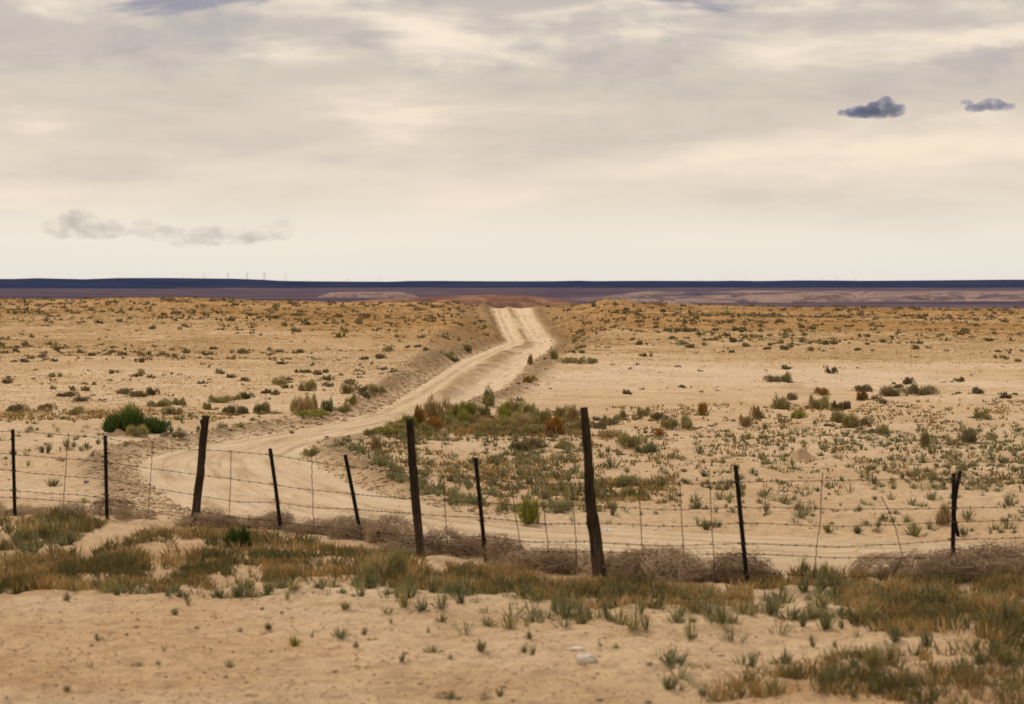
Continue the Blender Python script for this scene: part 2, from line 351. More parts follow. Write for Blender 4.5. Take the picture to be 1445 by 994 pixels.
# ------------------------------------------------------------------ the far country
def farmat(name, stops, scale, stretch):
    def f(nt, b):
        n = N(nt); g = n.noise(scale, 9, 0.68, stretch=stretch); c = n.ramp(g, stops)
        b.inputs['Specular IOR Level'].default_value = 0.0
        nt.links.new(c, b.inputs['Base Color'])
    return material(name, f)
M_plain = farmat('shaded_mauve_plain', [(0.34, (0.034, 0.030, 0.062)), (0.48, (0.070, 0.050, 0.072)), (0.57, (0.135, 0.092, 0.098)), (0.66, (0.050, 0.045, 0.080))], 0.006, (0.5, 1.2, 1))  # cloud shadow over the plain is put into these dark colours
M_mesa = farmat('shaded_wooded_mesa', [(0.36, (0.008, 0.014, 0.040)), (0.5, (0.014, 0.021, 0.058)), (0.64, (0.034, 0.030, 0.062))], 0.006, (.5, 1, 9))  # tree cover, darkened and blued to stand in for cloud shadow and haze
M_red = farmat('red_brown_hill', [(0.36, (0.10, 0.055, 0.045)), (0.5, (0.18, 0.092, 0.065)), (0.64, (0.30, 0.175, 0.115))], 0.09, (1, .6, 2))
M_bad = farmat('pale_badland_clay', [(0.36, (0.075, 0.065, 0.105)), (0.46, (0.13, 0.092, 0.10)), (0.54, (0.29, 0.20, 0.165)), (0.64, (0.115, 0.075, 0.088))], 0.012, (0.6, 1, 9))
dr = np.geomspace(420, 9300, 150); pc = np.linspace(-900, 2350, 330)
D, Pc = np.meshgrid(dr, pc, indexing='ij'); X = (Pc - CX) * D / F
z = np.interp(D, [420, 1200, 2200, 3500, 5500, 7500, 9300], [-13, -11, -9.5, -7.0, -3.0, 3, 9]) + 1.6 * fbm(X * 0.006, D * 0.006, 71, 4) * 2
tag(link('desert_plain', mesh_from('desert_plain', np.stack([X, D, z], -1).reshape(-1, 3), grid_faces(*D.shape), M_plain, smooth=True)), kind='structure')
def hill(name, xs, ys, d, thick, zb, mat, gully=0.0, gs=0.02, n=(60, 260), plateau=0.35, kind='structure'):
    """a real ridge: crest heights along xs, falling away in front and behind"""
    t = np.linspace(-1, 1, n[0]); p = np.linspace(xs[0], xs[-1], n[1]); T, Pp = np.meshgrid(t, p, indexing='ij')
    Dd = d + T * thick; X = (Pp - CX) * d / F
    top = zat(np.interp(Pp, xs, ys), d)
    prof = 1 - sstep(plateau, 1.0, np.abs(T))
    if gully:
        g = np.abs(fbm(X * gs, Dd * gs * 0.35, 81, 4) * 2); prof = np.clip(prof - gully * (1 - np.clip(g * 4, 0, 1)) * (1 - prof) * prof * 4, 0, 1)
    z = zb + (top - zb) * prof + (1 - prof) * prof * 2.0 * fbm(X * gs, Dd * gs, 83, 4) * abs(zat(410, d) - zb) * 0.5
    return tag(link(name, mesh_from(name, np.stack([X, Dd, z], -1).reshape(-1, 3), grid_faces(*T.shape), mat, smooth=True)), kind=kind)
MX = [-900, -300, 51, 85, 110, 150, 190, 260, 355, 380, 420, 470, 560, 585, 620, 700, 780, 810, 832, 900, 1000, 1020, 1060, 1110, 1160, 1200, 1300, 1393, 1800, 2350]
MY = [397, 394, 394.5, 393.4, 395.3, 394.8, 393.3, 393.2, 394.3, 396, 397.2, 397.8, 398.2, 397.2, 397.1, 397.6, 397.5, 396.8, 397.4, 397, 397.2, 396.8, 397.3, 396.4, 396.6, 397, 396.3, 395.5, 396.5, 397]
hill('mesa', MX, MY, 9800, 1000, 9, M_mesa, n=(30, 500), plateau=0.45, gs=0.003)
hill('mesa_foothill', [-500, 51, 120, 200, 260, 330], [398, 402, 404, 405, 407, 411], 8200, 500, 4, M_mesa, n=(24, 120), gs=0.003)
hill('clay_bluff', [448, 462, 470, 500, 560, 574, 590], [421, 416, 413, 411.8, 412, 414, 420], 3200, 130, -9.5, M_bad, 0.4, 0.03, plateau=0.4)
hill('red_hill', [440, 470, 520, 560, 600, 640, 690, 735, 775, 810, 850], [433, 428, 423.5, 421, 420, 417.5, 416, 417, 421, 427, 434], 1150, 130, -11, M_red, 0.3, 0.05, plateau=0.2)
hill('badlands', [780, 850, 895, 920, 960, 985, 1030, 1060, 1100, 1150, 1200, 1260, 1330, 1400, 1600, 1900], [424, 420, 413, 411, 410.5, 411.5, 411, 410, 410.4, 411.5, 410, 412, 410.5, 411, 410, 414],
     2700, 420, -12, M_bad, 0.85, 0.016, n=(110, 620), plateau=0.08)
hill('badlands', [1240, 1275, 1310, 1350, 1393, 1440, 1520], [440, 434.5, 431, 430.5, 431.5, 432, 440], 1250, 100, -12, M_bad, 0.6, 0.04, plateau=0.15)
hill('badlands', [925, 940, 955, 968, 985], [432, 425.5, 424.5, 426, 432], 1300, 50, -9, M_bad, 0.6, 0.05, plateau=0.2)

# ------------------------------------------------------------------ tubes and posts
def tube(path, rad, n=6, cap=True):
    path = np.asarray(path, float); m = len(path); rad = np.broadcast_to(rad, (m,)) if np.ndim(rad) < 2 else rad
    t = np.gradient(path, axis=0); t /= np.linalg.norm(t, axis=1)[:, None] + 1e-12
    ref = np.where(np.abs(t[:, 2:3]) > 0.8, [[1.0, 0, 0]], [[0, 0, 1.0]])
    a = np.cross(t, ref); a /= np.linalg.norm(a, axis=1)[:, None]; b = np.cross(t, a)
    th = np.arange(n) * 2 * math.pi / n
    r = rad[:, None] if rad.ndim == 1 else rad
    V = path[:, None] + r[..., None] * (a[:, None] * np.cos(th)[None, :, None] + b[:, None] * np.sin(th)[None, :, None])
    V = V.reshape(-1, 3); i = np.arange(m - 1)[:, None] * n; j = np.arange(n)[None]; k = (j + 1) % n
    Fq = np.stack([i + j, i + k, i + n + k, i + n + j], -1).reshape(-1, 4)
    if cap:
        V = np.vstack([V, path[:1], path[-1:]]); c0 = m * n; e = (m - 1) * n
        Fq = np.vstack([Fq, [[c0, (q + 1) % n, q, q] for q in range(n)], [[c0 + 1, e + q, e + (q + 1) % n, e + (q + 1) % n] for q in range(n)]])
    return V, Fq
def quads_to_tris(Fq):
    Fq = np.asarray(Fq); t1 = Fq[:, :3]; t2 = Fq[:, [0, 2, 3]]; t2 = t2[(t2[:, 1] != t2[:, 2])]
    return np.vstack([t1, t2])
def join(parts):
    V = []; T = []; o = 0
    for v, f in parts:
        f = np.asarray(f)
        if f.shape[1] == 4: f = quads_to_tris(f)
        V.append(v); T.append(f + o); o += len(v)
    return np.vstack(V), np.vstack(T)
def box(c, s):
    x, y, z_ = np.array(s) / 2; v = np.array([(i, j, k) for i in (-x, x) for j in (-y, y) for k in (-z_, z_)]) + np.array(c)
    return v, np.array([(0, 1, 3, 2), (4, 6, 7, 5), (0, 4, 5, 1), (2, 3, 7, 6), (0, 2, 6, 4), (1, 5, 7, 3)])

# fence line: base of every post on the ground
FX = [-140, 20, 150, 273, 396, 510, 594, 686, 848, 1055, 1344, 1560]
FB = [720, 729, 738, 747, 753, 761, 785, 787, 818, 827, 820, 812]
FD = [1 / (F * H / (b - HY)) for b in FB]
def fd(px): return 1 / np.interp(px, FX, FD)
def fw(px, py):
    d = fd(px); return np.array([(px - CX) * d / F, d, H - (py - HY) * d / F])
fence_base = fw(722, 800); fence_base[2] = gz(fence_base[0], fence_base[1])[0]
fence = bpy.data.objects.new('wire_fence', None); col.objects.link(fence); fence.location = fence_base
tag(fence, 'rusty barbed wire fence with crooked wooden and thin dark metal posts', 'fence')
def fpart(name, V, T, mat, parent=None, label=None, smooth=False):
    V = np.asarray(V) - fence_base
    o = link(name, mesh_from(name, V, T, mat, smooth=smooth), parent or fence)
    if label: o['label'] = label
    return o
def wooden_post(top, base, r0, r1, bend, seed, fork=False, label=None):
    A = fw(*base); d = A[1]; B = np.array([(top[0] - CX) * d / F, d, H - (top[1] - HY) * d / F])
    A[2] = gz(A[0], A[1])[0]
    n = 34; t = np.linspace(-0.22, 1, n); path = A + (B - A) * t[:, None]
    lat = np.interp(t, [0, .25, .5, .75, 1], bend); path[:, 0] += lat; path[:, 1] += 0.02 * np.sin(t * 5 + seed)
    th = np.arange(14)
    R = np.interp(t, [-0.22, 0, 1], [r0, r0, r1])[:, None] * (1 + 0.20 * fbm(t[:, None] * 7 + th * 0 + 0 * th, th[None] * 0.35 + seed, seed, 3) * 2)
    for kt, ka, kh in ((.35, 3, .25), (.62, 9, .3), (.8, 5, .18), (.5, 12, .22)):    # knots and branch stubs
        R = R * (1 + kh * np.exp(-((t[:, None] - kt) / .025) ** 2) * np.exp(-((((th - ka + 7) % 14) - 7)[None] / 1.8) ** 2))
    parts = [tube(path, R, 14)]
    if fork:
        q = path[-3]; parts.append(tube([q + (-.005, 0, -.06), q + (-.03, 0, 0.0), q + (-.045, 0, .055)], [.025, .022, .016], 8))
        q = path[14]; parts.append(tube([q, q + (-.05, 0, .02)], [.03, .015], 8))
    V, T = join(parts); return fpart('wooden_post', V, T, M_wood, label=label, smooth=True)
wooden_post((290, 587), (274, 748), .050, .040, [0, 0, .012, 0, 0], 3, True, 'crooked wooden post with a forked top')
wooden_post((578, 592), (594, 786), .046, .041, [0, -.006, -.012, -.004, 0], 5, False, 'straight round wooden post with a flat cut top')
wooden_post((824, 575), (848, 819), .068, .036, [0, -.01, -.028, -.005, 0], 8, False, 'thick tapering wooden post, tallest in the fence')

W = {  # height of the strands along the fence
 0: [(-140, 602), (20, 609), (150, 618), (215, 631), (282, 635), (326, 637), (388, 643), (440, 651), (497, 660), (582, 667), (679, 676), (760, 683), (830, 682), (905, 685), (1045, 680), (1159, 678), (1345, 676), (1560, 674)],
 1: [(-140, 630), (20, 641), (150, 653), (215, 661), (282, 670), (326, 676), (388, 685), (440, 691), (497, 697), (582, 704), (628, 708), (679, 709), (760, 715), (836, 714), (940, 719), (1045, 715), (1180, 719), (1345, 717), (1560, 714)],
 2: [(-140, 655), (20, 665), (150, 676), (215, 689), (282, 700), (340, 709), (392, 709), (440, 716), (502, 719), (585, 725), (628, 729), (679, 730), (760, 738), (838, 739), (940, 743), (1047, 738), (1180, 743), (1345, 736), (1560, 732)],
 3: [(-140, 682), (20, 692), (150, 702), (215, 715), (282, 721), (330, 730), (392, 735), (440, 742), (506, 748), (590, 757), (628, 758), (682, 757), (750, 765), (840, 764), (940, 771), (1050, 767), (1180, 773), (1345, 761), (1560, 756)],
 4: [(-140, 694), (20, 703), (150, 711), (215, 723), (276, 731), (330, 742), (394, 749), (440, 759), (508, 759), (592, 768), (640, 772), (684, 769), (760, 779), (843, 778), (940, 783), (1052, 781), (1180, 787), (1345, 787), (1560, 780)],
 5: [(840, 797), (940, 806), (1053, 806), (1180, 814), (1344, 811), (1560, 804)]}
def wire_y(w, px):
    a = np.array(W[w], float); return np.interp(px, a[:, 0], a[:, 1])
# metal T-posts with studs and the ties that hold the strands
def metal_post(top, base, bend=0.0, thick=1.0, ties=True, label=None):
    A = fw(*base); d = A[1]; B = np.array([(top[0] - CX) * d / F, d, H - (top[1] - HY) * d / F]); A[2] = gz(A[0], A[1])[0]
    ax = B - A; L = np.linalg.norm(ax); zc = ax / L; xc = np.cross([0, 1, 0], zc); xc /= np.linalg.norm(xc); yc = np.cross(zc, xc)
    def tr(v):
        v = np.asarray(v); b_ = bend * np.sin(np.clip(v[:, 2:3] / L, 0, 1) * math.pi) * xc
        return A + v[:, :1] * xc + v[:, 1:2] * yc + v[:, 2:3] * zc + b_
    parts = []
    nz = 9; zz = np.linspace(-0.3, L, nz)
    sec = np.array([(-.021, -.004), (.021, -.004), (.021, .004), (.004, .004), (.004, .034), (-.004, .034), (-.004, .004), (-.021, .004)]) * thick
    V = np.concatenate([np.column_stack([sec, np.full(8, q)]) for q in zz]); i = np.arange(nz - 1)[:, None] * 8; j = np.arange(8)[None]; k = (j + 1) % 8
    Fq = np.stack([i + j, i + k, i + 8 + k, i + 8 + j], -1).reshape(-1, 4); e = (nz - 1) * 8
    Fq = np.vstack([Fq, [[e, e + 1, e + 2, e + 7], [e + 3, e + 4, e + 5, e + 6]]]); parts.append((tr(V), Fq))
    for q in np.arange(0.05, L - 0.02, 0.055):
        v, f = box((0, -.008 * thick, q), (.016, .012, .016)); parts.append((tr(v), f))
    V, T = join(parts); o = fpart('metal_post', V, T, M_metal, label=label)
    if ties:
        for w in W:
            if not (W[w][0][0] <= base[0] <= W[w][-1][0]): continue
            t = 0.5
            for _ in range(4):
                px = base[0] + (top[0] - base[0]) * t; t = (base[1] - wire_y(w, px)) / (base[1] - top[1])
            if not 0.02 < t < 0.97: continue
            C = A + ax * t; a = np.linspace(0, 2 * math.pi, 11)
            ring = C + np.outer(.028 * np.cos(a), xc) + np.outer(.024 * np.sin(a) + .006, yc) + np.outer(.010 * np.sin(a * 2), zc)
            v1 = tube(ring, .0045, 5); v2 = tube([C + (-.03, -.02, .004), C + (-.055, -.025, .014)], .004, 5); v3 = tube([C + (.03, -.02, -.004), C + (.05, -.02, -.012)], .004, 5)
            V, T = join([v1, v2, v3]); fpart('wire_tie', V, T, M_wire, parent=o)
    return o
for top, base, bend in [((18, 606), (21, 729), 0), ((148.5, 615), (151, 738), 0), ((381, 633), (396, 753), 0.006), ((487, 642), (510, 762), 0.004),
                        ((671, 646), (686, 787), 0), ((1038, 657), (1055, 828), 0), ((1346, 668), (1343, 820), 0.006)]:
    metal_post(top, base, bend)
# strands: twisted wire with barbs
for w in W:
    a = np.array(W[w], float); P = np.array([fw(x, y) for x, y in a])
    P[:, 1] -= 0.03
    seg = np.concatenate([[0], np.cumsum(np.linalg.norm(np.diff(P, axis=0), axis=1))])
    s_ = np.arange(0, seg[-1], 0.07)
    path = np.stack([np.interp(s_, seg, P[:, i]) for i in range(3)], 1)
    k = np.hanning(9); k /= k.sum()
    path[4:-4] = np.stack([np.convolve(path[:, i], k, 'valid') for i in range(3)], 1)
    path[:, 2] += 0.012 * (vnoise(s_ * 1.7, s_ * 0 + w, w) - .5) + 0.006 * (vnoise(s_ * 7, s_ * 0 + w, w + 9) - .5)
    parts = [tube(path, 0.0030, 5)]
    for i in range(2, len(path) - 1, 2):
        c = path[i]; r = rng.uniform(-1, 1, 3); r /= np.linalg.norm(r)
        q = np.cross(r, [1, 0, 0]); q /= np.linalg.norm(q) + 1e-9
        for dv in (r, q): parts.append(tube([c - dv * .017, c + dv * .017], [.002, .002], 3, cap=False))
        parts.append(tube([c - (.011, 0, 0), c + (.011, 0, 0)], [.005, .005], 5, cap=False))
    V, T = join(parts); fpart('barbed_wire', V, T, M_wire)
# vertical wire stays
STAYS = [[(97, 611), (94, 660), (90, 719)], [(215.6, 625), (213, 680), (209, 728)], [(326.5, 635), (326, 690), (321.5, 745)], [(440, 635), (441.5, 700), (444, 760)],
 [(626.5, 672), (628, 715), (631, 768)], [(723, 690), (728, 730), (736, 776)], [(764, 685), (769, 730), (774, 780)], [(806, 683), (811, 740), (813, 800)],
 [(902, 684), (904, 740), (908, 800)], [(959, 680), (962, 740), (967, 803)], [(1001, 681), (1004, 740), (1008, 803)], [(1160, 667), (1156, 740), (1147, 818)],
 [(1243, 700), (1254, 722), (1262, 745), (1269, 767), (1273, 784), (1265, 801), (1256, 818)]]
for st in STAYS:
    P = np.array([fw(*p) for p in st]); P[:, 1] -= 0.036
    t = np.linspace(0, 1, 22); tt = np.linspace(0, 1, len(P)); path = np.stack([np.interp(t, tt, P[:, i]) for i in range(3)], 1)
    path[:, 0] += 0.006 * np.sin(t * 60) * 0.7 + 0.01 * (vnoise(t * 6, t * 0 + st[0][0], 5) - .5)
    V, T = join([tube(path, 0.0044, 5)]); fpart('wire_stay', V, T, M_wire)
# lone bent post a little way behind the fence
x, y, z0 = hit(1352, 758); sc_ = y / F
n = 24; t = np.linspace(-.15, 1, n); path = np.stack([x + np.interp(t, [-.15, 0, .3, .6, 1], [0.03, 0.0, -.045, -.03, .02]), y + 0 * t, z0 + t * 92 * sc_], 1)
V, T = join([tube(path - (x, y, z0), .021, 8)] + [box(path[i] - (x, y, z0) - (0, .02, 0), (.014, .012, .014)) for i in range(5, n, 2)])
tag(link('metal_post', mesh_from('lone_post', V, T, M_metal), loc=(x, y, z0)), 'thin bent dark post standing alone just behind the wire fence', 'post')

# ------------------------------------------------------------------ plants
def blades(base, tip, width, sag, nseg=3, side=None):
    """many tapering leaf blades at once: base, tip (n,3); returns verts, tris, index of blade for each vertex"""
    n = len(base); base = np.asarray(base, float); tip = np.asarray(tip, float)
    t = np.linspace(0, 1, nseg + 1)[None, :, None]
    ax = tip - base; L = np.linalg.norm(ax, axis=1)
    out = ax.copy(); out[:, 2] = 0
    c = base[:, None] + ax[:, None] * t
    c[..., 2] += (np.asarray(sag) * L)[:, None] * (t[..., 0] * (1 - t[..., 0])) * 4
    if side is None:
        a = rng.uniform(0, 2 * math.pi, n); side = np.stack([np.cos(a), np.sin(a), rng.normal(0, .25, n)], 1)
    side = side / np.linalg.norm(side, axis=1)[:, None]
    wd = np.asarray(width)[:, None] * np.array([0.7] + [1.0] * (nseg - 1) + [0.0])[None] if nseg > 1 else np.asarray(width)[:, None] * np.array([1.0, 0.0])[None]
    Lf = c - side[:, None] * wd[..., None] * .5; Rt = c[:, :-1] + side[:, None] * wd[:, :-1, None] * .5
    V = np.concatenate([Lf, Rt], 1); per = V.shape[1]; m = nseg + 1
    tr = []
    for i in range(nseg - 1): tr += [(i, m + i, m + i + 1), (i, m + i + 1, i + 1)]
    tr.append((nseg - 1, m + nseg - 1, nseg))
    T = (np.arange(n) * per)[:, None, None] + np.array(tr)[None]
    return V.reshape(-1, 3), T.reshape(-1, 3), np.repeat(np.arange(n), per)
def weed_geo(n=26, h=0.13, r=0.12, w=0.012, upright=0.6, seg=3):
    a = rng.uniform(0, 2 * math.pi, n); q = rng.uniform(0.05, 1, n) ** 0.8
    tip = np.stack([np.cos(a) * r * q, np.sin(a) * r * q, h * (1 - (1 - upright) * q ** 1.5) * rng.uniform(.55, 1.1, n)], 1)
    base = np.stack([np.cos(a) * r * .12 * q, np.sin(a) * r * .12 * q, np.full(n, -.01)], 1)
    V, T, b = blades(base, tip, rng.uniform(.7, 1.3, n) * w, rng.uniform(-.22, -.05, n), seg)
    # short side leaves on the stems
    k = rng.integers(0, n, n * 2); f = rng.uniform(.3, .95, n * 2)[:, None]; p = base[k] + (tip[k] - base[k]) * f
    p[:, 2] -= .12 * h * (f[:, 0] * (1 - f[:, 0])) * 4
    dv = rng.normal(0, 1, (n * 2, 3)) * [1, 1, .5] + [0, 0, .7]; dv /= np.linalg.norm(dv, axis=1)[:, None]
    V2, T2, b2 = blades(p, p + dv * rng.uniform(.025, .05, (n * 2, 1)), np.full(n * 2, w * .75), np.zeros(n * 2), 1)
    tone = np.concatenate([rng.uniform(0, 1, n)[b], rng.uniform(0.2, 1, n * 2)[b2]])
    return np.vstack([V, V2]), np.vstack([T, T2 + len(V)]), tone
def bush_geo(n=420, r=.3, h=.3, leaf=.05, w=.012, lrng=(.25, .62), lumps=5):
    """domed shrub of many short shoots gathered into lumps, with stems from the root"""
    lc = rng.uniform(-1, 1, (lumps, 2)) * [.75 * r, .5 * r]; lr = rng.uniform(*lrng, lumps) * r; lh = rng.uniform(.4, 1.1, lumps) * h
    k = rng.integers(0, lumps, n); a = rng.uniform(0, 2 * math.pi, n); cz = rng.uniform(0.0, 1, n) ** .8; sr = np.sqrt(1 - cz ** 2)
    sh = rng.uniform(.55, 1.0, n) ** .5
    p = np.stack([lc[k, 0] + lr[k] * sr * np.cos(a) * sh, lc[k, 1] + lr[k] * sr * np.sin(a) * sh, lh[k] * cz * sh * .92], 1)
    out = p - np.array([0, 0, -.2 * h]); out /= np.linalg.norm(out, axis=1)[:, None] + 1e-9
    dv = out * .6 + rng.normal(0, .35, (n, 3)) + [0, 0, .85]; dv /= np.linalg.norm(dv, axis=1)[:, None]
    V, T, b = blades(p - dv * leaf * .4, p + dv * leaf * rng.uniform(.35, 1.0, (n, 1)) ** 1.5 * 1.7, rng.uniform(.6, 1.3, n) * w, rng.uniform(-.1, .1, n), 2)
    m = max(10, n // 10); j = rng.integers(0, n, m)
    V2, T2, b2 = blades(rng.normal(0, .04 * r, (m, 3)) * [1, 1, 0] - [0, 0, .02], p[j], np.full(m, w * .6), rng.uniform(-.2, 0, m), 2)
    lumptone = rng.uniform(.2, .8, lumps)
    tone = np.concatenate([(lumptone[k] * .5 + rng.uniform(0, .5, n))[b], rng.uniform(0, .3, m)[b2]])
    return np.vstack([V, V2]), np.vstack([T, T2 + len(V)]), tone
def tangle_geo(n=230, r=.24, h=.24):
    """dry tumbleweed: a ball of bent twigs"""
    u = rng.normal(0, 1, (n, 3)); u /= np.linalg.norm(u, axis=1)[:, None]
    v = rng.normal(0, 1, (n, 3)); v -= u * np.einsum('ij,ij->i', u, v)[:, None]; v /= np.linalg.norm(v, axis=1)[:, None]
    arc = rng.uniform(.5, 1.5, n); rad = rng.uniform(.45, 1.0, n) ** .6
    Vs = []; m = 5
    t = np.linspace(0, 1, m)
    ang = arc[:, None] * (t - .5)[None]
    c = (u[:, None] * np.cos(ang)[..., None] + v[:, None] * np.sin(ang)[..., None]) * (rad[:, None] * (1 + .12 * np.sin(t * 9)[None]))[..., None]
    c = c * [r, r, h * .62] + [0, 0, h * .5]; c[..., 2] = np.maximum(c[..., 2], -.01)
    c += rng.normal(0, .016, c.shape)
    o_ = rng.random(n) < .3; c[o_] = (c[o_] - [0, 0, h * .4]) * (1 + .45 * t[None, :, None] * rng.uniform(.4, 1, (o_.sum(), 1, 1))) + [0, 0, h * .4]; c[..., 2] = np.maximum(c[..., 2], -.01)
    sd = rng.normal(0, 1, (n, 3)); sd /= np.linalg.norm(sd, axis=1)[:, None]; wd = rng.uniform(.003, .0075, n)
    V = np.concatenate([c, c + (sd * wd[:, None])[:, None]], 1); per = 2 * m
    tr = []
    for i in range(m - 1): tr += [(i, m + i, m + i + 1), (i, m + i + 1, i + 1)]
    T = (np.arange(n) * per)[:, None, None] + np.array(tr)[None]
    return V.reshape(-1, 3), T.reshape(-1, 3), np.repeat(rng.uniform(0, 1, n), per)
def cushion_geo(n=34, r=.22, h=.17):
    return bush_geo(n, r, h, .085, .05, lumps=3)
def variants(name, mat, k, fn, **kw):
    return [mesh_from(name, v, t, mat, tone=to) for v, t, to in (fn(**kw) for _ in range(k))]
GEO_weed = [weed_geo(n=int(rng.integers(9, 40)), upright=rng.uniform(.2, .95), r=rng.uniform(.07, .16), h=rng.uniform(.09, .16), w=rng.uniform(.007, .014)) for _ in range(16)]
ME_weed = [mesh_from('weed', v, t, M_weed, tone=to) for v, t, to in GEO_weed]
ME_weedb = [mesh_from('weed', v, t, M_olive, tone=to) for v, t, to in GEO_weed[4:]]
ME_weedy = [mesh_from('weed', v, t, M_weedy, tone=to) for v, t, to in GEO_weed[:5]]
GEO_cush = [cushion_geo(n=int(rng.integers(60, 110))) for _ in range(8)]
ME_cush = [mesh_from('scrub', v, t, M_scrub if i % 3 else M_olive, tone=to) for i, (v, t, to) in enumerate(GEO_cush)]
ME_bush = {k: variants('shrub', m, 6, bush_geo, n=900, leaf=.075, w=.014, lumps=7) for k, m in dict(olive=M_olive, straw=M_straw, orange=M_orange, scrub=M_scrub, yellow=M_weedy, green=M_weed).items()}
ME_tang = variants('tumbleweed', M_dead, 6, tangle_geo, n=420)

placed = []
def put(name, me, x, y, z, s, label, cat, group=None):
    o = link(name, me, loc=(x, y, z), rotz=rng.uniform(0, 6.28), scale=s)
    return tag(o, label, cat, group)
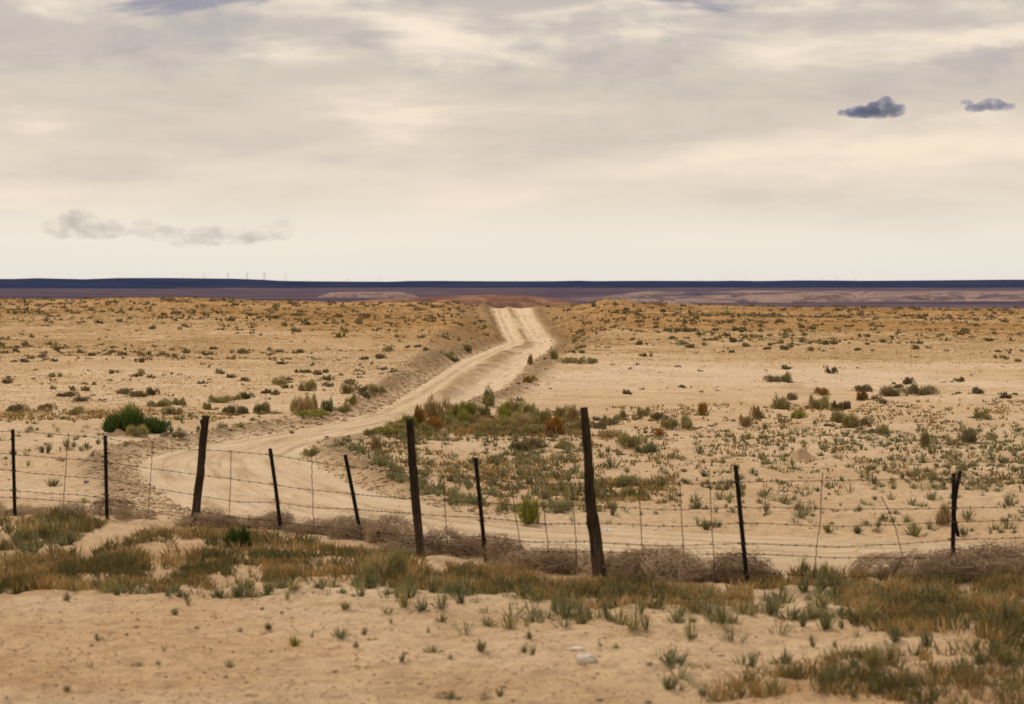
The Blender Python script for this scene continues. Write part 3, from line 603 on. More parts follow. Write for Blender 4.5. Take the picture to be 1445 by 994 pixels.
# --- named shrubs: (px, py of its foot, width px, height px, kind)
SHRUBS = [
 # inside the bend, along the far leg of the track
 (619, 590, 30, 26, 'straw', 'b'), (602, 588, 18, 14, 'scrub', 'b'), (592, 600, 22, 22, 'orange', 'b'), (640, 590, 18, 16, 'olive', 'b'), (654, 592, 30, 24, 'yellow', 'b'), (671, 601, 26, 18, 'straw', 'b'),
 (691, 574, 26, 22, 'olive', 'b'), (704, 590, 28, 18, 'yellow', 'b'), (725, 588, 34, 20, 'olive', 'b'), (750, 590, 30, 18, 'olive', 'b'), (782, 612, 32, 22, 'orange', 'b'), (807, 594, 30, 18, 'straw', 'b'),
 (630, 604, 34, 14, 'olive', 'b'), (660, 608, 40, 12, 'olive', 'b'), (615, 606, 30, 14, 'orange', 'b'), (700, 604, 40, 12, 'olive', 'b'), (545, 614, 34, 10, 'yellow', 'b'), (530, 637, 25, 18, 'straw', 'b'), (438, 644, 18, 12, 'olive', 'b'),
 (863, 600, 28, 12, 'olive', 'c'), (845, 604, 20, 10, 'scrub', 'c'), (879, 593, 14, 13, 'olive', 'c'), (909, 588, 16, 12, 'olive', 'c'), (925, 591, 20, 8, 'scrub', 'c'), (990, 586, 15, 14, 'orange', 'c'), (945, 606, 20, 14, 'olive', 'c'), (971, 605, 26, 16, 'olive', 'c'),
 (1052, 601, 24, 14, 'straw', 'c'), (1070, 592, 20, 15, 'straw', 'c'), (1102, 578, 28, 17, 'olive', 'c'), (1117, 565, 16, 8, 'scrub', 'c'), (1118, 590, 26, 10, 'yellow', 'c'), (1157, 578, 30, 17, 'olive', 'c'), (1161, 558, 18, 9, 'orange', 'c'),
 (1183, 579, 18, 11, 'scrub', 'c'), (1197, 577, 14, 9, 'scrub', 'c'), (1182, 597, 24, 16, 'olive', 'c'), (1199, 604, 30, 18, 'olive', 'c'), (1214, 602, 26, 14, 'scrub', 'c'), (1217, 566, 22, 12, 'orange', 'c'), (1217, 553, 26, 8, 'scrub', 'c'),
 (1262, 560, 36, 14, 'scrub', 'c'), (1302, 557, 40, 12, 'scrub', 'c'), (1279, 543, 16, 8, 'scrub', 'c'), (1355, 539, 16, 6, 'scrub', 'c'), (1381, 556, 20, 8, 'scrub', 'c'), (1247, 570, 15, 6, 'scrub', 'c'), (1386, 591, 18, 12, 'olive', 'c'),
 (1245, 613, 18, 12, 'olive', 'c'), (1304, 628, 22, 18, 'olive', 'c'), (1370, 626, 30, 16, 'scrub', 'c'), (1088, 540, 22, 8, 'scrub', 'c'), (1104, 540, 18, 12, 'olive', 'c'), (1174, 528, 14, 7, 'scrub', 'c'),
 (892, 630, 46, 16, 'olive', 'd'), (862, 618, 28, 10, 'straw', 'd'), (928, 617, 26, 8, 'orange', 'd'), (736, 637, 50, 14, 'scrub', 'd'), (797, 634, 34, 12, 'olive', 'd'), (752, 612, 30, 10, 'olive', 'd'), (823, 606, 24, 12, 'olive', 'd'),
 (710, 724, 24, 15, 'olive', 'd'), (882, 688, 34, 14, 'olive', 'd'), (895, 702, 28, 12, 'olive', 'd'), (912, 640, 30, 10, 'green', 'd'),
 (580, 606, 26, 16, 'yellow', 'b'), (598, 612, 30, 12, 'olive', 'b'), (645, 600, 30, 18, 'yellow', 'b'), (676, 588, 24, 16, 'olive', 'b'), (715, 598, 30, 14, 'yellow', 'b'), (738, 600, 30, 16, 'straw', 'b'), (765, 596, 28, 16, 'olive', 'b'), (790, 590, 24, 14, 'olive', 'b'), (560, 606, 30, 9, 'olive', 'b'), (520, 616, 22, 8, 'olive', 'b'),
 # left side
 (436, 552, 24, 14, 'olive', 'a'), (397, 544, 26, 9, 'olive', 'a'), (370, 584, 22, 10, 'scrub', 'a'), (424, 583, 28, 20, 'straw', 'a'), (438, 580, 24, 19, 'olive', 'a'), (462, 583, 20, 17, 'green', 'a'), (445, 589, 44, 8, 'yellow', 'a'), (482, 582, 20, 10, 'olive', 'a'),
 (492, 556, 22, 12, 'olive', 'a'), (512, 554, 22, 10, 'scrub', 'a'), (519, 563, 28, 8, 'scrub', 'a'), (534, 557, 22, 10, 'olive', 'a'), (495, 573, 12, 14, 'olive', 'a'),
 (176, 557, 24, 7, 'scrub', 'a'), (199, 561, 30, 7, 'scrub', 'a'), (216, 558, 16, 11, 'scrub', 'a'), (222, 575, 28, 10, 'olive', 'a'), (252, 573, 26, 10, 'olive', 'a'), (244, 586, 22, 10, 'olive', 'a'), (294, 578, 16, 8, 'olive', 'a'), (312, 569, 30, 9, 'olive', 'a'),
 (349, 563, 22, 9, 'scrub', 'a'), (331, 565, 14, 6, 'olive', 'a'), (321, 585, 24, 11, 'scrub', 'a'), (345, 584, 20, 9, 'scrub', 'a'), (371, 583, 22, 12, 'olive', 'a'), (110, 586, 28, 10, 'olive', 'a'), (117, 567, 26, 6, 'scrub', 'a'), (62, 579, 24, 8, 'scrub', 'a'), (90, 560, 28, 6, 'scrub', 'a'),
 (546, 497, 16, 8, 'olive', 'a'), (631, 506, 22, 8, 'olive', 'a'), (641, 512, 12, 8, 'green', 'a'), (480, 477, 12, 6, 'yellow', 'a'), (20, 583, 26, 9, 'scrub', 'a'), (246, 618, 26, 9, 'scrub', 'a'),
 (748, 515, 8, 12, 'straw', 'c'), (748, 541, 14, 8, 'orange', 'c'), (783, 508, 14, 14, 'olive', 'c'), (809, 513, 30, 8, 'olive', 'c'), (837, 513, 16, 8, 'olive', 'c'), (660, 496, 20, 8, 'scrub', 'a')]
KW = dict(straw='pale straw coloured tufted shrub', scrub='low grey-brown scrubby shrub', orange='rust orange shrub', olive='rounded olive shrub', yellow='yellow-green shrub', green='grey-green leafy shrub')
PW = dict(a='on the plain left of the dirt track', b='at the inner edge of the track\'s bend', c='on the open flat right of the track', d='on the weedy flat inside the bend')
from collections import Counter
cnt = Counter((s[4], s[5]) for s in SHRUBS)
keep_out = []
for px, py, wpx, hpx, kind, zone in SHRUBS:
    x, y, z = hit(px, py); k = y / F
    lab = KW[kind] + ' ' + PW[zone]
    sx = wpx * k / .6 * 1.3; sz = hpx * k / .3 * 1.2
    put('shrub', ME_bush[kind][rng.integers(0, 6)], x, y, z, (sx, sx * .8, sz), lab, 'shrub', f'{kind} shrubs {PW[zone]}' if cnt[(kind, zone)] > 1 else None)
def single(name, geo, mat, px, py, label, cat, s=1.0):
    x, y, z = hit(px, py); v, t, to = geo
    return tag(link(name, mesh_from(name, v, t, mat, tone=to), loc=(x, y, z), scale=s), label, cat)
# the large dark green bush beside the bend, with a duller one in front of it
single('bush', bush_geo(3000, .46, .36, .10, .016, (.4, .7), 9), M_green, 182, 610, 'large dark green bush spreading beside the track\'s left bend', 'bush', (1.0, .9, 1.0))
single('bush', bush_geo(1300, .27, .27, .09, .014, (.45, .7), 6), M_green, 220, 612, 'medium dark green bush growing against the right side of the large one', 'bush', (1.0, .9, 1.0))
single('bush', bush_geo(1100, .2, .26, .08, .012, (.5, .8), 5), M_olive, 193, 617, 'small brownish bush in front of the large dark green bush', 'bush', (.85, .8, .8))
single('bush', bush_geo(900, .2, .30, .09, .012, (.5, .8), 5), M_weedy, 187, 596, 'yellowish bush rising behind the large dark green bush', 'bush', (1.2, .9, 1.25))
single('bush', bush_geo(700, .16, .22, .09, .012, lumps=4), M_weedy, 750, 741, 'bright yellow-green bush standing alone at the lower track edge', 'bush', (1.0, .9, 1.1))
single('bush', bush_geo(500, .13, .2, .09, .010, lumps=3), M_straw, 1329, 742, 'straw coloured upright bush beside the right-hand metal post', 'bush', (.85, .8, 1.0))
single('bush', bush_geo(500, .15, .24, .10, .010, lumps=3), M_olive, 1318, 816, 'pale olive upright bush at the fence foot near the last metal post', 'bush', (.9, .8, .95))
single('bush', bush_geo(700, .16, .22, .08, .012, lumps=3), M_olive, 872, 814, 'dark olive bush at the foot of the tallest wooden post', 'bush', (.9, .8, .95))
single('bush', bush_geo(600, .16, .22, .08, .012, lumps=3), M_green, 343, 775, 'dark green bush among the dry tumbleweeds', 'bush', (1.1, .9, .8))
single('bush', bush_geo(600, .16, .30, .12, .010, lumps=3), M_olive, 540, 820, 'tall feathery olive bush in front of the tumbleweeds', 'bush', (1.1, .9, 1.0))
# dry grass stems leaning out of the tumbleweeds
P0 = fw(508, 792) - (0, .4, 0)
def stem(name, pts, label):
    P = np.array([fw(a, b) for a, b in pts]) - (0, .35, 0); o = P[0].copy(); o[2] = gz(o[0], o[1])[0]; P[0][2] = o[2] - .02
    V, T = join([tube(P - o, np.linspace(.009, .004, len(P)), 5)]); tag(link(name, mesh_from(name, V, T, M_straw, tone=np.full(len(V), .95)), loc=o), label, 'grass stem')
stem('grass_stem', [(508, 794), (514, 780), (520, 768), (527, 755)], 'pale straight dry grass stem rising from the tumbleweeds')
stem('grass_stem', [(515, 800), (520, 780), (527, 777), (534, 781), (538, 792)], 'pale dry grass stem bent over into a hook')

# --- tumbleweeds caught along the fence foot
def tumble_line():
    L = []
    for px in np.arange(-110, 1560, 24.0):
        for r_ in range(2):
            x_ = px + rng.uniform(-9, 9)
            dens = np.interp(x_, [-110, 40, 150, 200, 255, 300, 540, 560, 800, 860, 905, 1045, 1070, 1215, 1240, 1560], [1, 1, .55, .15, .4, 1, 1, 1, 1, .4, 1, 1, .1, .1, 1, 1])
            if rng.uniform() > dens * (1 if r_ == 0 else .55): continue
            L.append((x_, rng.uniform(-.08, .75), rng.uniform(.45, 1.15) * np.interp(x_, [0, 700, 1300], [.8, .95, 1.05])))
    return L
# --- weeds: the ones that can be picked out in the photograph, then the scatter between them
WEEDS = [(379, 890, 14, 12), (370, 861, 8, 7), (237, 842, 16, 12), (262, 848, 12, 11), (165, 840, 18, 18), (94, 850, 20, 16), (336, 844, 18, 26), (165, 763, 11, 12), (481, 901, 22, 14),
 (502, 914, 14, 12), (514, 897, 18, 15), (526, 905, 14, 8), (552, 893, 10, 8), (552, 882, 10, 9), (567, 937, 16, 13), (656, 897, 36, 21), (690, 882, 26, 21), (719, 889, 24, 26), (605, 894, 10, 10), (624, 879, 24, 14),
 (595, 863, 30, 22), (547, 865, 20, 12), (487, 863, 26, 14), (636, 931, 10, 7), (440, 900, 8, 10), (572, 858, 22, 34), (651, 853, 30, 26), (680, 924, 14, 10), (624, 862, 20, 20), (747, 903, 24, 18), (743, 885, 10, 10),
 (797, 888, 26, 18), (837, 875, 26, 22), (857, 877, 24, 24), (792, 866, 30, 34), (762, 872, 9, 14), (895, 888, 34, 30), (912, 893, 20, 22), (974, 903, 20, 26), (1034, 906, 32, 26), (1019, 884, 24, 40), (1003, 885, 10, 14),
 (847, 915, 10, 10), (869, 915, 16, 9), (945, 941, 16, 12), (979, 943, 18, 10), (999, 943, 18, 10), (1062, 870, 26, 20), (1100, 895, 24, 24), (1132, 886, 22, 18), (1095, 868, 20, 18), (1147, 914, 20, 16), (1179, 915, 10, 8),
 (1164, 890, 28, 30), (1188, 887, 18, 22), (1356, 918, 46, 26), (1264, 907, 30, 36), (1309, 914, 24, 36), (1194, 838, 36, 32), (1132, 815, 22, 26), (1150, 825, 16, 30), (1209, 902, 14, 12), (1380, 940, 24, 26), (1257, 940, 46, 30), (1204, 943, 34, 16), (1314, 943, 34, 18),
 (986, 640, 19, 10), (994, 673, 22, 12), (864, 660, 27, 18), (864, 728, 20, 15), (933, 690, 22, 14), (985, 718, 30, 18), (1010, 725, 22, 14), (947, 706, 12, 18), (808, 736, 12, 10), (912, 640, 28, 10), (847, 632, 11, 6), (859, 640, 9, 8), (1161, 726, 11, 10), (1121, 738, 16, 10),
 (1209, 754, 18, 15), (1167, 688, 18, 12), (787, 725, 34, 18), (745, 684, 20, 12), (700, 653, 22, 12), (668, 655, 24, 12), (736, 655, 16, 10), (640, 650, 16, 10), (757, 655, 24, 12), (812, 665, 26, 16), (785, 660, 40, 14), (75, 687, 24, 12), (60, 640, 16, 12), (95, 634, 16, 12), (122, 634, 14, 8),
 (67, 640, 18, 12), (86, 652, 14, 12), (157, 630, 11, 7), (178, 629, 10, 6), (130, 645, 12, 10), (312, 605, 16, 8), (280, 607, 12, 6), (428, 591, 14, 7), (412, 613, 10, 7), (1290, 757, 30, 16), (1359, 757, 20, 12), (1080, 705, 20, 14), (1137, 700, 30, 14), (1232, 684, 18, 11), (905, 810, 20, 26), (943, 812, 26, 30), (768, 800, 12, 26), (785, 800, 22, 24), (828, 800, 16, 22), (612, 782, 26, 18), (1360, 818, 8, 22)]
WEEDSY = [(415, 913, 34, 18, 'in front of the fence'), (405, 850, 11, 16, 'in front of the fence'), (782, 866, 18, 22, 'in front of the fence'), (1199, 696, 23, 16, 'inside the bend'), (1029, 709, 22, 16, 'inside the bend'), (1169, 753, 26, 12, 'inside the bend'), (1259, 683, 14, 11, 'inside the bend'),
 (1302, 693, 26, 12, 'inside the bend'), (118, 710, 20, 9, 'left of the bend'), (887, 684, 32, 16, 'inside the bend'), (1290, 757, 36, 18, 'inside the bend'), (1103, 836, 24, 14, 'in front of the fence'), (1165, 815, 22, 26, 'in front of the fence'), (250, 594, 24, 6, 'left of the bend'), (340, 602, 26, 6, 'left of the bend'), (300, 596, 26, 8, 'left of the bend')]
Wl = []                                            # x, y, z, width scale, height scale
for px, py, wpx, hpx in WEEDS:
    x, y, z = hit(px, py); k = y / F; Wl.append((x, y, z, wpx * k / .21 * 1.2, hpx * k / .125 * 1.2))
for px, py, wpx, hpx, pl in WEEDSY:
    x, y, z = hit(px, py); k = y / F; sx = wpx * k / .21
    put('weed', ME_weedy[rng.integers(0, 5)], x, y, z, (sx, sx, hpx * k / .125), 'yellow-green spiky weed on bare sand ' + pl.replace('in front', 'in front').replace('inside', 'inside'), 'weed', 'yellow-green weeds ' + pl)
# scatter: clump density drawn over patches of ground
PATCH = [  # polygon on the photograph, plants, size range, share of clumping
 ([(450, 635), (560, 607), (700, 600), (830, 610), (850, 730), (700, 724), (560, 688), (490, 664)], 520, (.5, 1.25), .40),
 ([(850, 605), (1460, 605), (1460, 755), (1000, 748), (850, 738)], 420, (.35, 1.1), .48),
 ([(960, 612), (1460, 606), (1460, 638), (1100, 633)], 420, (.35, .85), .2),
 ([(1220, 645), (1460, 640), (1460, 690), (1280, 690)], 170, (.4, 1.0), .3),
 ([(-60, 590), (150, 590), (150, 640), (-60, 690)], 75, (.5, 1.1), .4),
 ([(240, 588), (420, 588), (400, 604), (250, 618)], 60, (.5, .9), .3),
 ([(-60, 748), (110, 745), (120, 790), (-60, 795)], 55, (.8, 1.5), .3),
 ([(600, 825), (1060, 850), (1060, 895), (680, 880), (600, 850)], 75, (.6, 1.4), .4),
 ([(1060, 830), (1460, 840), (1460, 900), (1080, 880)], 100, (.7, 1.5), .4),
 ([(930, 945), (1460, 925), (1460, 994), (930, 994)], 40, (.6, 1.3), .4),
 ([(-60, 840), (930, 880), (930, 1000), (-60, 1000)], 26, (.3, .8), .5),
 ([(500, 640), (700, 725), (720, 735), (600, 714)], 60, (.8, 1.4), .2),
 ([(100, 840), (300, 835), (560, 822), (700, 848), (560, 852), (400, 845), (240, 850)], 60, (.6, 1.3), .3)]
def in_poly(px, py, poly):
    c = np.zeros(len(px), bool)
    for (x1, y1), (x2, y2) in zip(poly, poly[1:] + poly[:1]):
        if y1 == y2: continue
        c ^= ((y1 > py) != (y2 > py)) & (px < (x2 - x1) * (py - y1) / (y2 - y1) + x1)
    return c
def sample(poly, n, clump):
    a = np.array(poly, float); out = np.zeros((0, 2))
    while len(out) < n:
        p = np.stack([rng.uniform(a[:, 0].min(), a[:, 0].max(), 400), rng.uniform(a[:, 1].min(), a[:, 1].max(), 400)], 1)
        ok = in_poly(p[:, 0], p[:, 1], poly) & ((.55 * vnoise(p[:, 0] / 44, p[:, 1] / 15, 91) + .45 * vnoise(p[:, 0] / 13, p[:, 1] / 5, 92)) > clump * rng.uniform(.5, 1.15, 400)); out = np.vstack([out, p[ok]])
    return out[:n]
for poly, n_, (s0, s1), cl in PATCH:
    p = sample(poly, n_, cl); d = F * H / (p[:, 1] - HY); x = (p[:, 0] - CX) * d / F; L = land(x, d)
    for i in range(n_):
        if L[6][i] < .15 and d[i] > 29: continue
        s = rng.uniform(s0, s1); Wl.append((x[i], d[i], L[0][i], s * rng.uniform(.8, 1.2), s * rng.uniform(.8, 1.2)))
nhand = len(WEEDS); scat = sorted(Wl[nhand:], key=lambda a: -a[3] * a[4] / a[1] ** 2); Wl = Wl[:nhand] + scat
def merged(items, geos):
    V = []; T = []; TO = []; o = 0
    for x, y, z, sx, sz in items:
        v, t, to = geos[rng.integers(0, len(geos))]; a = rng.uniform(0, 6.28); c, s = math.cos(a), math.sin(a)
        V.append(np.stack([(v[:, 0] * c - v[:, 1] * s) * sx + x, (v[:, 0] * s + v[:, 1] * c) * sx + y, v[:, 2] * sz + z], 1)); T.append(t + o); TO.append(np.clip(to * .65 + rng.uniform(0, .35), 0, 1)); o += len(v)
    return np.vstack(V), np.vstack(T), np.concatenate(TO)
BAYS = [(150, 'past the metal post by the green bush'), (273, 'beside the forked wooden post, on the bush side'), (594, 'between its forked and flat-topped wooden posts'),
        (848, 'between its flat-topped and tallest wooden posts'), (1055, 'between the tallest wooden post and next metal post'), (1344, 'between its last two metal posts'), (9999, 'past its last metal post')]
def bay(x, y):
    px = x / y * F + CX
    return next(n for lim, n in BAYS if px < lim)
for x, y, z, sx, sz in Wl[:285]:
    px = x / y * F + CX; size = 'small' if sx * sz < .85 else ('large' if sx * sz > 1.7 else 'medium')
    if y < fd(px) + .3: zl = 'before the fence ' + bay(x, y)
    elif px < 430 and y > 36: zl = 'on sand left of the track\'s bend'
    elif y > 44: zl = 'on the far part of the flat inside the bend'
    else: zl = 'on the near part of the flat inside the bend'
    if rng.uniform() < .36 and y < fd(px) + .3: me_, hue = ME_weedb[rng.integers(0, 12)], 'olive-brown'
    else: me_, hue = ME_weed[rng.integers(0, 16)], 'grey-green'
    o = put('weed', me_, x, y, z, (sx, sx * rng.uniform(.8, 1.2), sz), f'{size} {hue} weed {zl}', 'weed', f'{size} {hue} weeds {zl}')
    o.rotation_euler[0] = rng.normal(0, .12); o.rotation_euler[1] = rng.normal(0, .12)
for px, off, s in tumble_line():
    d = fd(px) + off - .05; x = (px - CX) * d / F
    z = gz(x, d)[0]
    put('tumbleweed', ME_tang[rng.integers(0, 6)], x, d, z - .02, (s * rng.uniform(.9, 1.5), s, s * rng.uniform(.65, 1.2)),
        f'dry tumbleweed at the fence foot {bay(x, d)}', 'tumbleweed', f'tumbleweeds at the fence foot {bay(x, d)}')

v, t, to = merged(Wl[285:], GEO_weed)
tag(link('weed_scatter', mesh_from('weed_scatter', v, t, M_weed, tone=to)), 'countless small grey-green weeds spread over the bare flats', 'weeds', kind='stuff')
print('weeds', len(Wl))

# --- low rust coloured herbs on the verge in front of the fence and other matted patches
def mat_cover(name, patches, label):
    V = []; T = []; TO = []; o = 0
    for poly, n_, h0, h1, lo, hi, cl in patches:
        p = sample(poly, n_, cl); d = F * H / (p[:, 1] - HY); x = (p[:, 0] - CX) * d / F; L = land(x, d); ok = (L[6] > .1) | (d < 30); x, d, z = x[ok], d[ok], L[0][ok]
        m = len(x); k = 5; b = np.repeat(np.stack([x, d, z - .01], 1), k, 0) + rng.normal(0, .025, (m * k, 3)) * [1, 1, 0]
        hh = rng.uniform(h0, h1, m * k) * (.6 + .8 * np.repeat(vnoise(x * 1.3, d * 1.3, 55), k))
        tip = b + np.stack([rng.normal(0, .45, m * k) * hh, rng.normal(0, .45, m * k) * hh, hh], 1)
        v, t, bi = blades(b, tip, rng.uniform(.007, .018, m * k) * (d.mean() / 25) ** .7, rng.uniform(-.15, .1, m * k), 2)
        base_t = np.clip(lo + (hi - lo) * sstep(.25, .75, vnoise(x * 1.7 + 3, d * 1.7, 57) * .6 + .4 * vnoise(x * 6, d * 6, 58)) + rng.normal(0, .26, m), 0, 1)
        V.append(v); T.append(t + o); TO.append(np.clip(np.repeat(base_t, k) + rng.normal(0, .07, m * k), 0, 1)[bi]); o += len(v)
    return tag(link(name, mesh_from(name, np.vstack(V), np.vstack(T), M_cover, tone=np.concatenate(TO))), label, 'ground cover', kind='stuff')
mat_cover('herb_cover', [
 ([(-60, 800), (60, 792), (120, 790), (160, 775), (190, 764), (240, 754), (300, 758), (420, 768), (520, 780), (600, 796), (680, 800), (760, 815), (700, 846), (600, 836), (520, 828), (400, 826), (280, 834), (200, 842), (120, 838), (-60, 840)], 5600, .05, .15, .05, .95, .62),
 ([(640, 808), (760, 818), (860, 828), (1000, 842), (1060, 838), (1060, 862), (960, 868), (860, 862), (740, 850)], 1300, .04, .13, .1, .9, .5),
 ([(1180, 832), (1230, 815), (1460, 818), (1460, 900), (1260, 905), (1200, 880)], 2300, .05, .15, .05, .85, .6),
 ([(-60, 735), (100, 735), (160, 745), (110, 765), (-60, 790)], 700, .05, .15, .05, .8, .55),
 ([(560, 596), (700, 585), (830, 596), (830, 612), (700, 616), (560, 616)], 1300, .05, .14, .05, .65, .5),
 ([(-60, 582), (150, 582), (330, 584), (330, 592), (-60, 596)], 700, .04, .10, .4, .95, .4),
 ([(850, 672), (960, 676), (960, 712), (840, 706)], 350, .04, .10, .3, .9, .5),
 ([(640, 640), (850, 640), (850, 720), (700, 705)], 500, .03, .10, .1, .9, .5),
 ([(480, 640), (600, 612), (860, 612), (860, 720), (700, 715), (560, 685)], 1400, .03, .09, .05, .6, .55),
 ([(850, 600), (1460, 600), (1460, 690), (900, 690)], 1100, .03, .09, .05, .6, .62),
 ([(850, 575), (1230, 560), (1460, 560), (1460, 606), (850, 612)], 900, .03, .09, .1, .7, .62),
 ([(1000, 985), (1180, 945), (1460, 895), (1460, 1000), (1000, 1000)], 850, .05, .13, .0, .6, .62),
 ([(1060, 812), (1230, 816), (1200, 832), (1060, 836)], 350, .05, .12, .2, .8, .45)],
 'matted rust orange and olive low herbs covering the verge')

# --- scrub on the rising plain up to the skyline
n_ = 19000; d = np.sqrt(rng.uniform(62 ** 2, 283 ** 2, n_)); px = rng.uniform(-330, 1800, n_); x = (px - CX) * d / F
L = land(x, d); dens = .05 + 1.15 * sstep(-.12, .35, fbm(x * .06, d * .09, 95, 5, .6) * 2) + .2 * sstep(150, 230, d)
dens *= np.where((px > 740) & (d < 118 - 40 * fbm(x * .12, d * .12, 66, 4)), .25, 1) * np.where((px < 600) & (d < 84) & (d > 66), .6, 1)
ok = (L[6] > np.where(d > 110, 1.2, .7)) & (rng.uniform(0, 1, n_) < dens)
sc = []
for i in np.where(ok)[0]:
    s = (.25 + 1.3 * rng.uniform() ** 2.8) * np.interp(d[i], [60, 120, 280], [.7, .95, 1.5])
    sc.append((x[i], d[i], L[0][i], s, s * rng.uniform(.6, 1.0)))
for px_, py_, w_, h_, kind_, zone_ in SHRUBS:
    x0, y0, z0 = hit(px_, py_)
    for _ in range(int(rng.integers(2, 6))):
        xx_, yy_ = x0 + rng.normal(0, .9) * w_ * y0 / F, y0 + rng.normal(0, .35); q_ = land(xx_, yy_)
        if q_[6][0] > .3: sz_k = rng.uniform(.2, .55); sc.append((xx_, yy_, q_[0][0], sz_k * 1.2, sz_k * rng.uniform(.5, .9)))
sc.sort(key=lambda a: -a[3] * a[4] / a[1] ** 2 * (1 if -40 < a[0] / a[1] * F + CX < 1480 else .02))
for x_, y_, z_, sx, sz in sc[:290]:
    side = 'left' if x_ < np.interp(y_, [60, 100, 150, 200, 275], [-3, -1.2, 0, 1.5, 0]) else 'right'
    zn = 'near foot' if y_ < 95 else ('middle' if y_ < 160 else 'high part'); size = 'small' if sx < .8 else 'broad'
    put('scrub_bush', ME_cush[rng.integers(0, 8)], x_, y_, z_ - .01, (sx * 1.15, sx, sz), f'{size} grey scrub cushion on the {zn} of the slope {side} of the track', 'scrub bush', f'{size} scrub on the {zn} of the {side} slope')
small = [cushion_geo(n=26) for _ in range(8)]
v, t, to = merged(sc[290:], small)
tag(link('scrub_scatter', mesh_from('scrub_scatter', v, t, M_scrub, tone=to)), 'countless low scrub cushions dotting the slope up to the skyline', 'scrub', kind='stuff')
print('scrub', len(sc))

# --- sparse dead grass between the scrub
n_ = 90000; d = np.sqrt(rng.uniform(58 ** 2, 284 ** 2, n_)); px = rng.uniform(-250, 1700, n_); x = (px - CX) * d / F; L = land(x, d)
ok = (L[6] > .5) & (rng.uniform(0, 1, n_) < (.25 + 1.1 * sstep(-.3, .4, fbm(x * .09, d * .07, 97, 4) * 2)) * np.where((px > 740) & (d < 118 - 40 * fbm(x * .12, d * .12, 66, 4)), .2, 1)); x, d, z = x[ok], d[ok], L[0][ok]; m = len(x); k = 5
b_ = np.repeat(np.stack([x, d, z - .01], 1), k, 0) + rng.normal(0, .09, (m * k, 3)) * [1.5, 1, 0]; hh = rng.uniform(.03, .10, m * k) * np.repeat(np.interp(d, [60, 280], [.8, 1.5]), k)
tp = b_ + np.stack([rng.normal(0, 1.1, m * k) * hh, rng.normal(0, .8, m * k) * hh, hh], 1)
v, t, bi = blades(b_, tp, np.repeat(np.interp(d, [60, 280], [.02, .075]), k) * rng.uniform(.6, 1.4, m * k), np.zeros(m * k), 1)
tag(link('dead_grass', mesh_from('dead_grass', v, t, M_deadgrass, tone=np.clip(np.repeat(vnoise(x * .3, d * .3, 99), k) * .7 + rng.uniform(0, .4, m * k), 0, 1)[bi])), 'sparse dead grass tufts covering the slope up to the skyline', 'dead grass', kind='stuff')
# --- loose clods along the graded banks and pebbles over the bare sand
def clods(items):
    ico = np.array([(0, 0, 1), (.9, 0, .25), (.28, .85, .25), (-.72, .53, .25), (-.72, -.53, .25), (.28, -.85, .25), (.1, 0, -.4)])
    ft = np.array([(0, 1, 2), (0, 2, 3), (0, 3, 4), (0, 4, 5), (0, 5, 1), (6, 2, 1), (6, 3, 2), (6, 4, 3), (6, 5, 4), (6, 1, 5)])
    n = len(items); I = np.asarray(items); s = I[:, 3]
    a = rng.uniform(0, 6.28, n); V = ico[None] * (1 + rng.uniform(-.3, .3, (n, 7, 1))) * (s[:, None, None] * [1, 1, .7])
    c, sn = np.cos(a)[:, None], np.sin(a)[:, None]
    V = np.stack([V[..., 0] * c - V[..., 1] * sn, V[..., 0] * sn + V[..., 1] * c, V[..., 2]], -1) + I[:, None, :3]
    return V.reshape(-1, 3), (np.arange(n)[:, None, None] * 7 + ft[None]).reshape(-1, 3)
it = []
for edge, n_ in ((EDGE_OUT, 8000), (EDGE_IN, 5200)):
    E = edge[2:]; seg = np.linalg.norm(np.diff(E, axis=0), axis=1); wgt = seg / np.maximum(E[:-1, 1], 30) ** 1.1 * (E[:-1, 1] > 33); wgt /= wgt.sum()
    k = rng.choice(len(seg), n_, p=wgt); t = rng.uniform(0, 1, n_)[:, None]
    p = E[k] * (1 - t) + E[k + 1] * t + rng.normal(0, 1, (n_, 2)) * np.interp(E[k][:, 1], [40, 90, 200], [.33, .5, 1.0])[:, None]
    L = land(p[:, 0], p[:, 1]); s = rng.uniform(.012, .03, n_) * np.interp(p[:, 1], [30, 60, 200], [.9, 1.3, 2.6]) * (1 + 1.3 * (rng.uniform(0, 1, n_) > .93))
    it += [(p[i, 0], p[i, 1], L[0][i], s[i]) for i in range(n_) if L[6][i] > -.25]
n_ = 9000; dd = 1 / rng.uniform(1 / 62, 1 / 15, n_); pp = rng.uniform(-200, 1700, n_); xx = (pp - CX) * dd / F; L = land(xx, dd)
it += [(xx[i], dd[i], L[0][i], rng.uniform(.006, .017) * (1 + (rng.uniform() > .96))) for i in range(n_) if L[6][i] > 0 or rng.uniform() > .8]
v, t = clods(it)
tag(link('dirt_clods', mesh_from('dirt_clods', v, t, M_clod)), 'loose dirt clods and pebbles strewn along the track banks', 'dirt clods', kind='stuff')

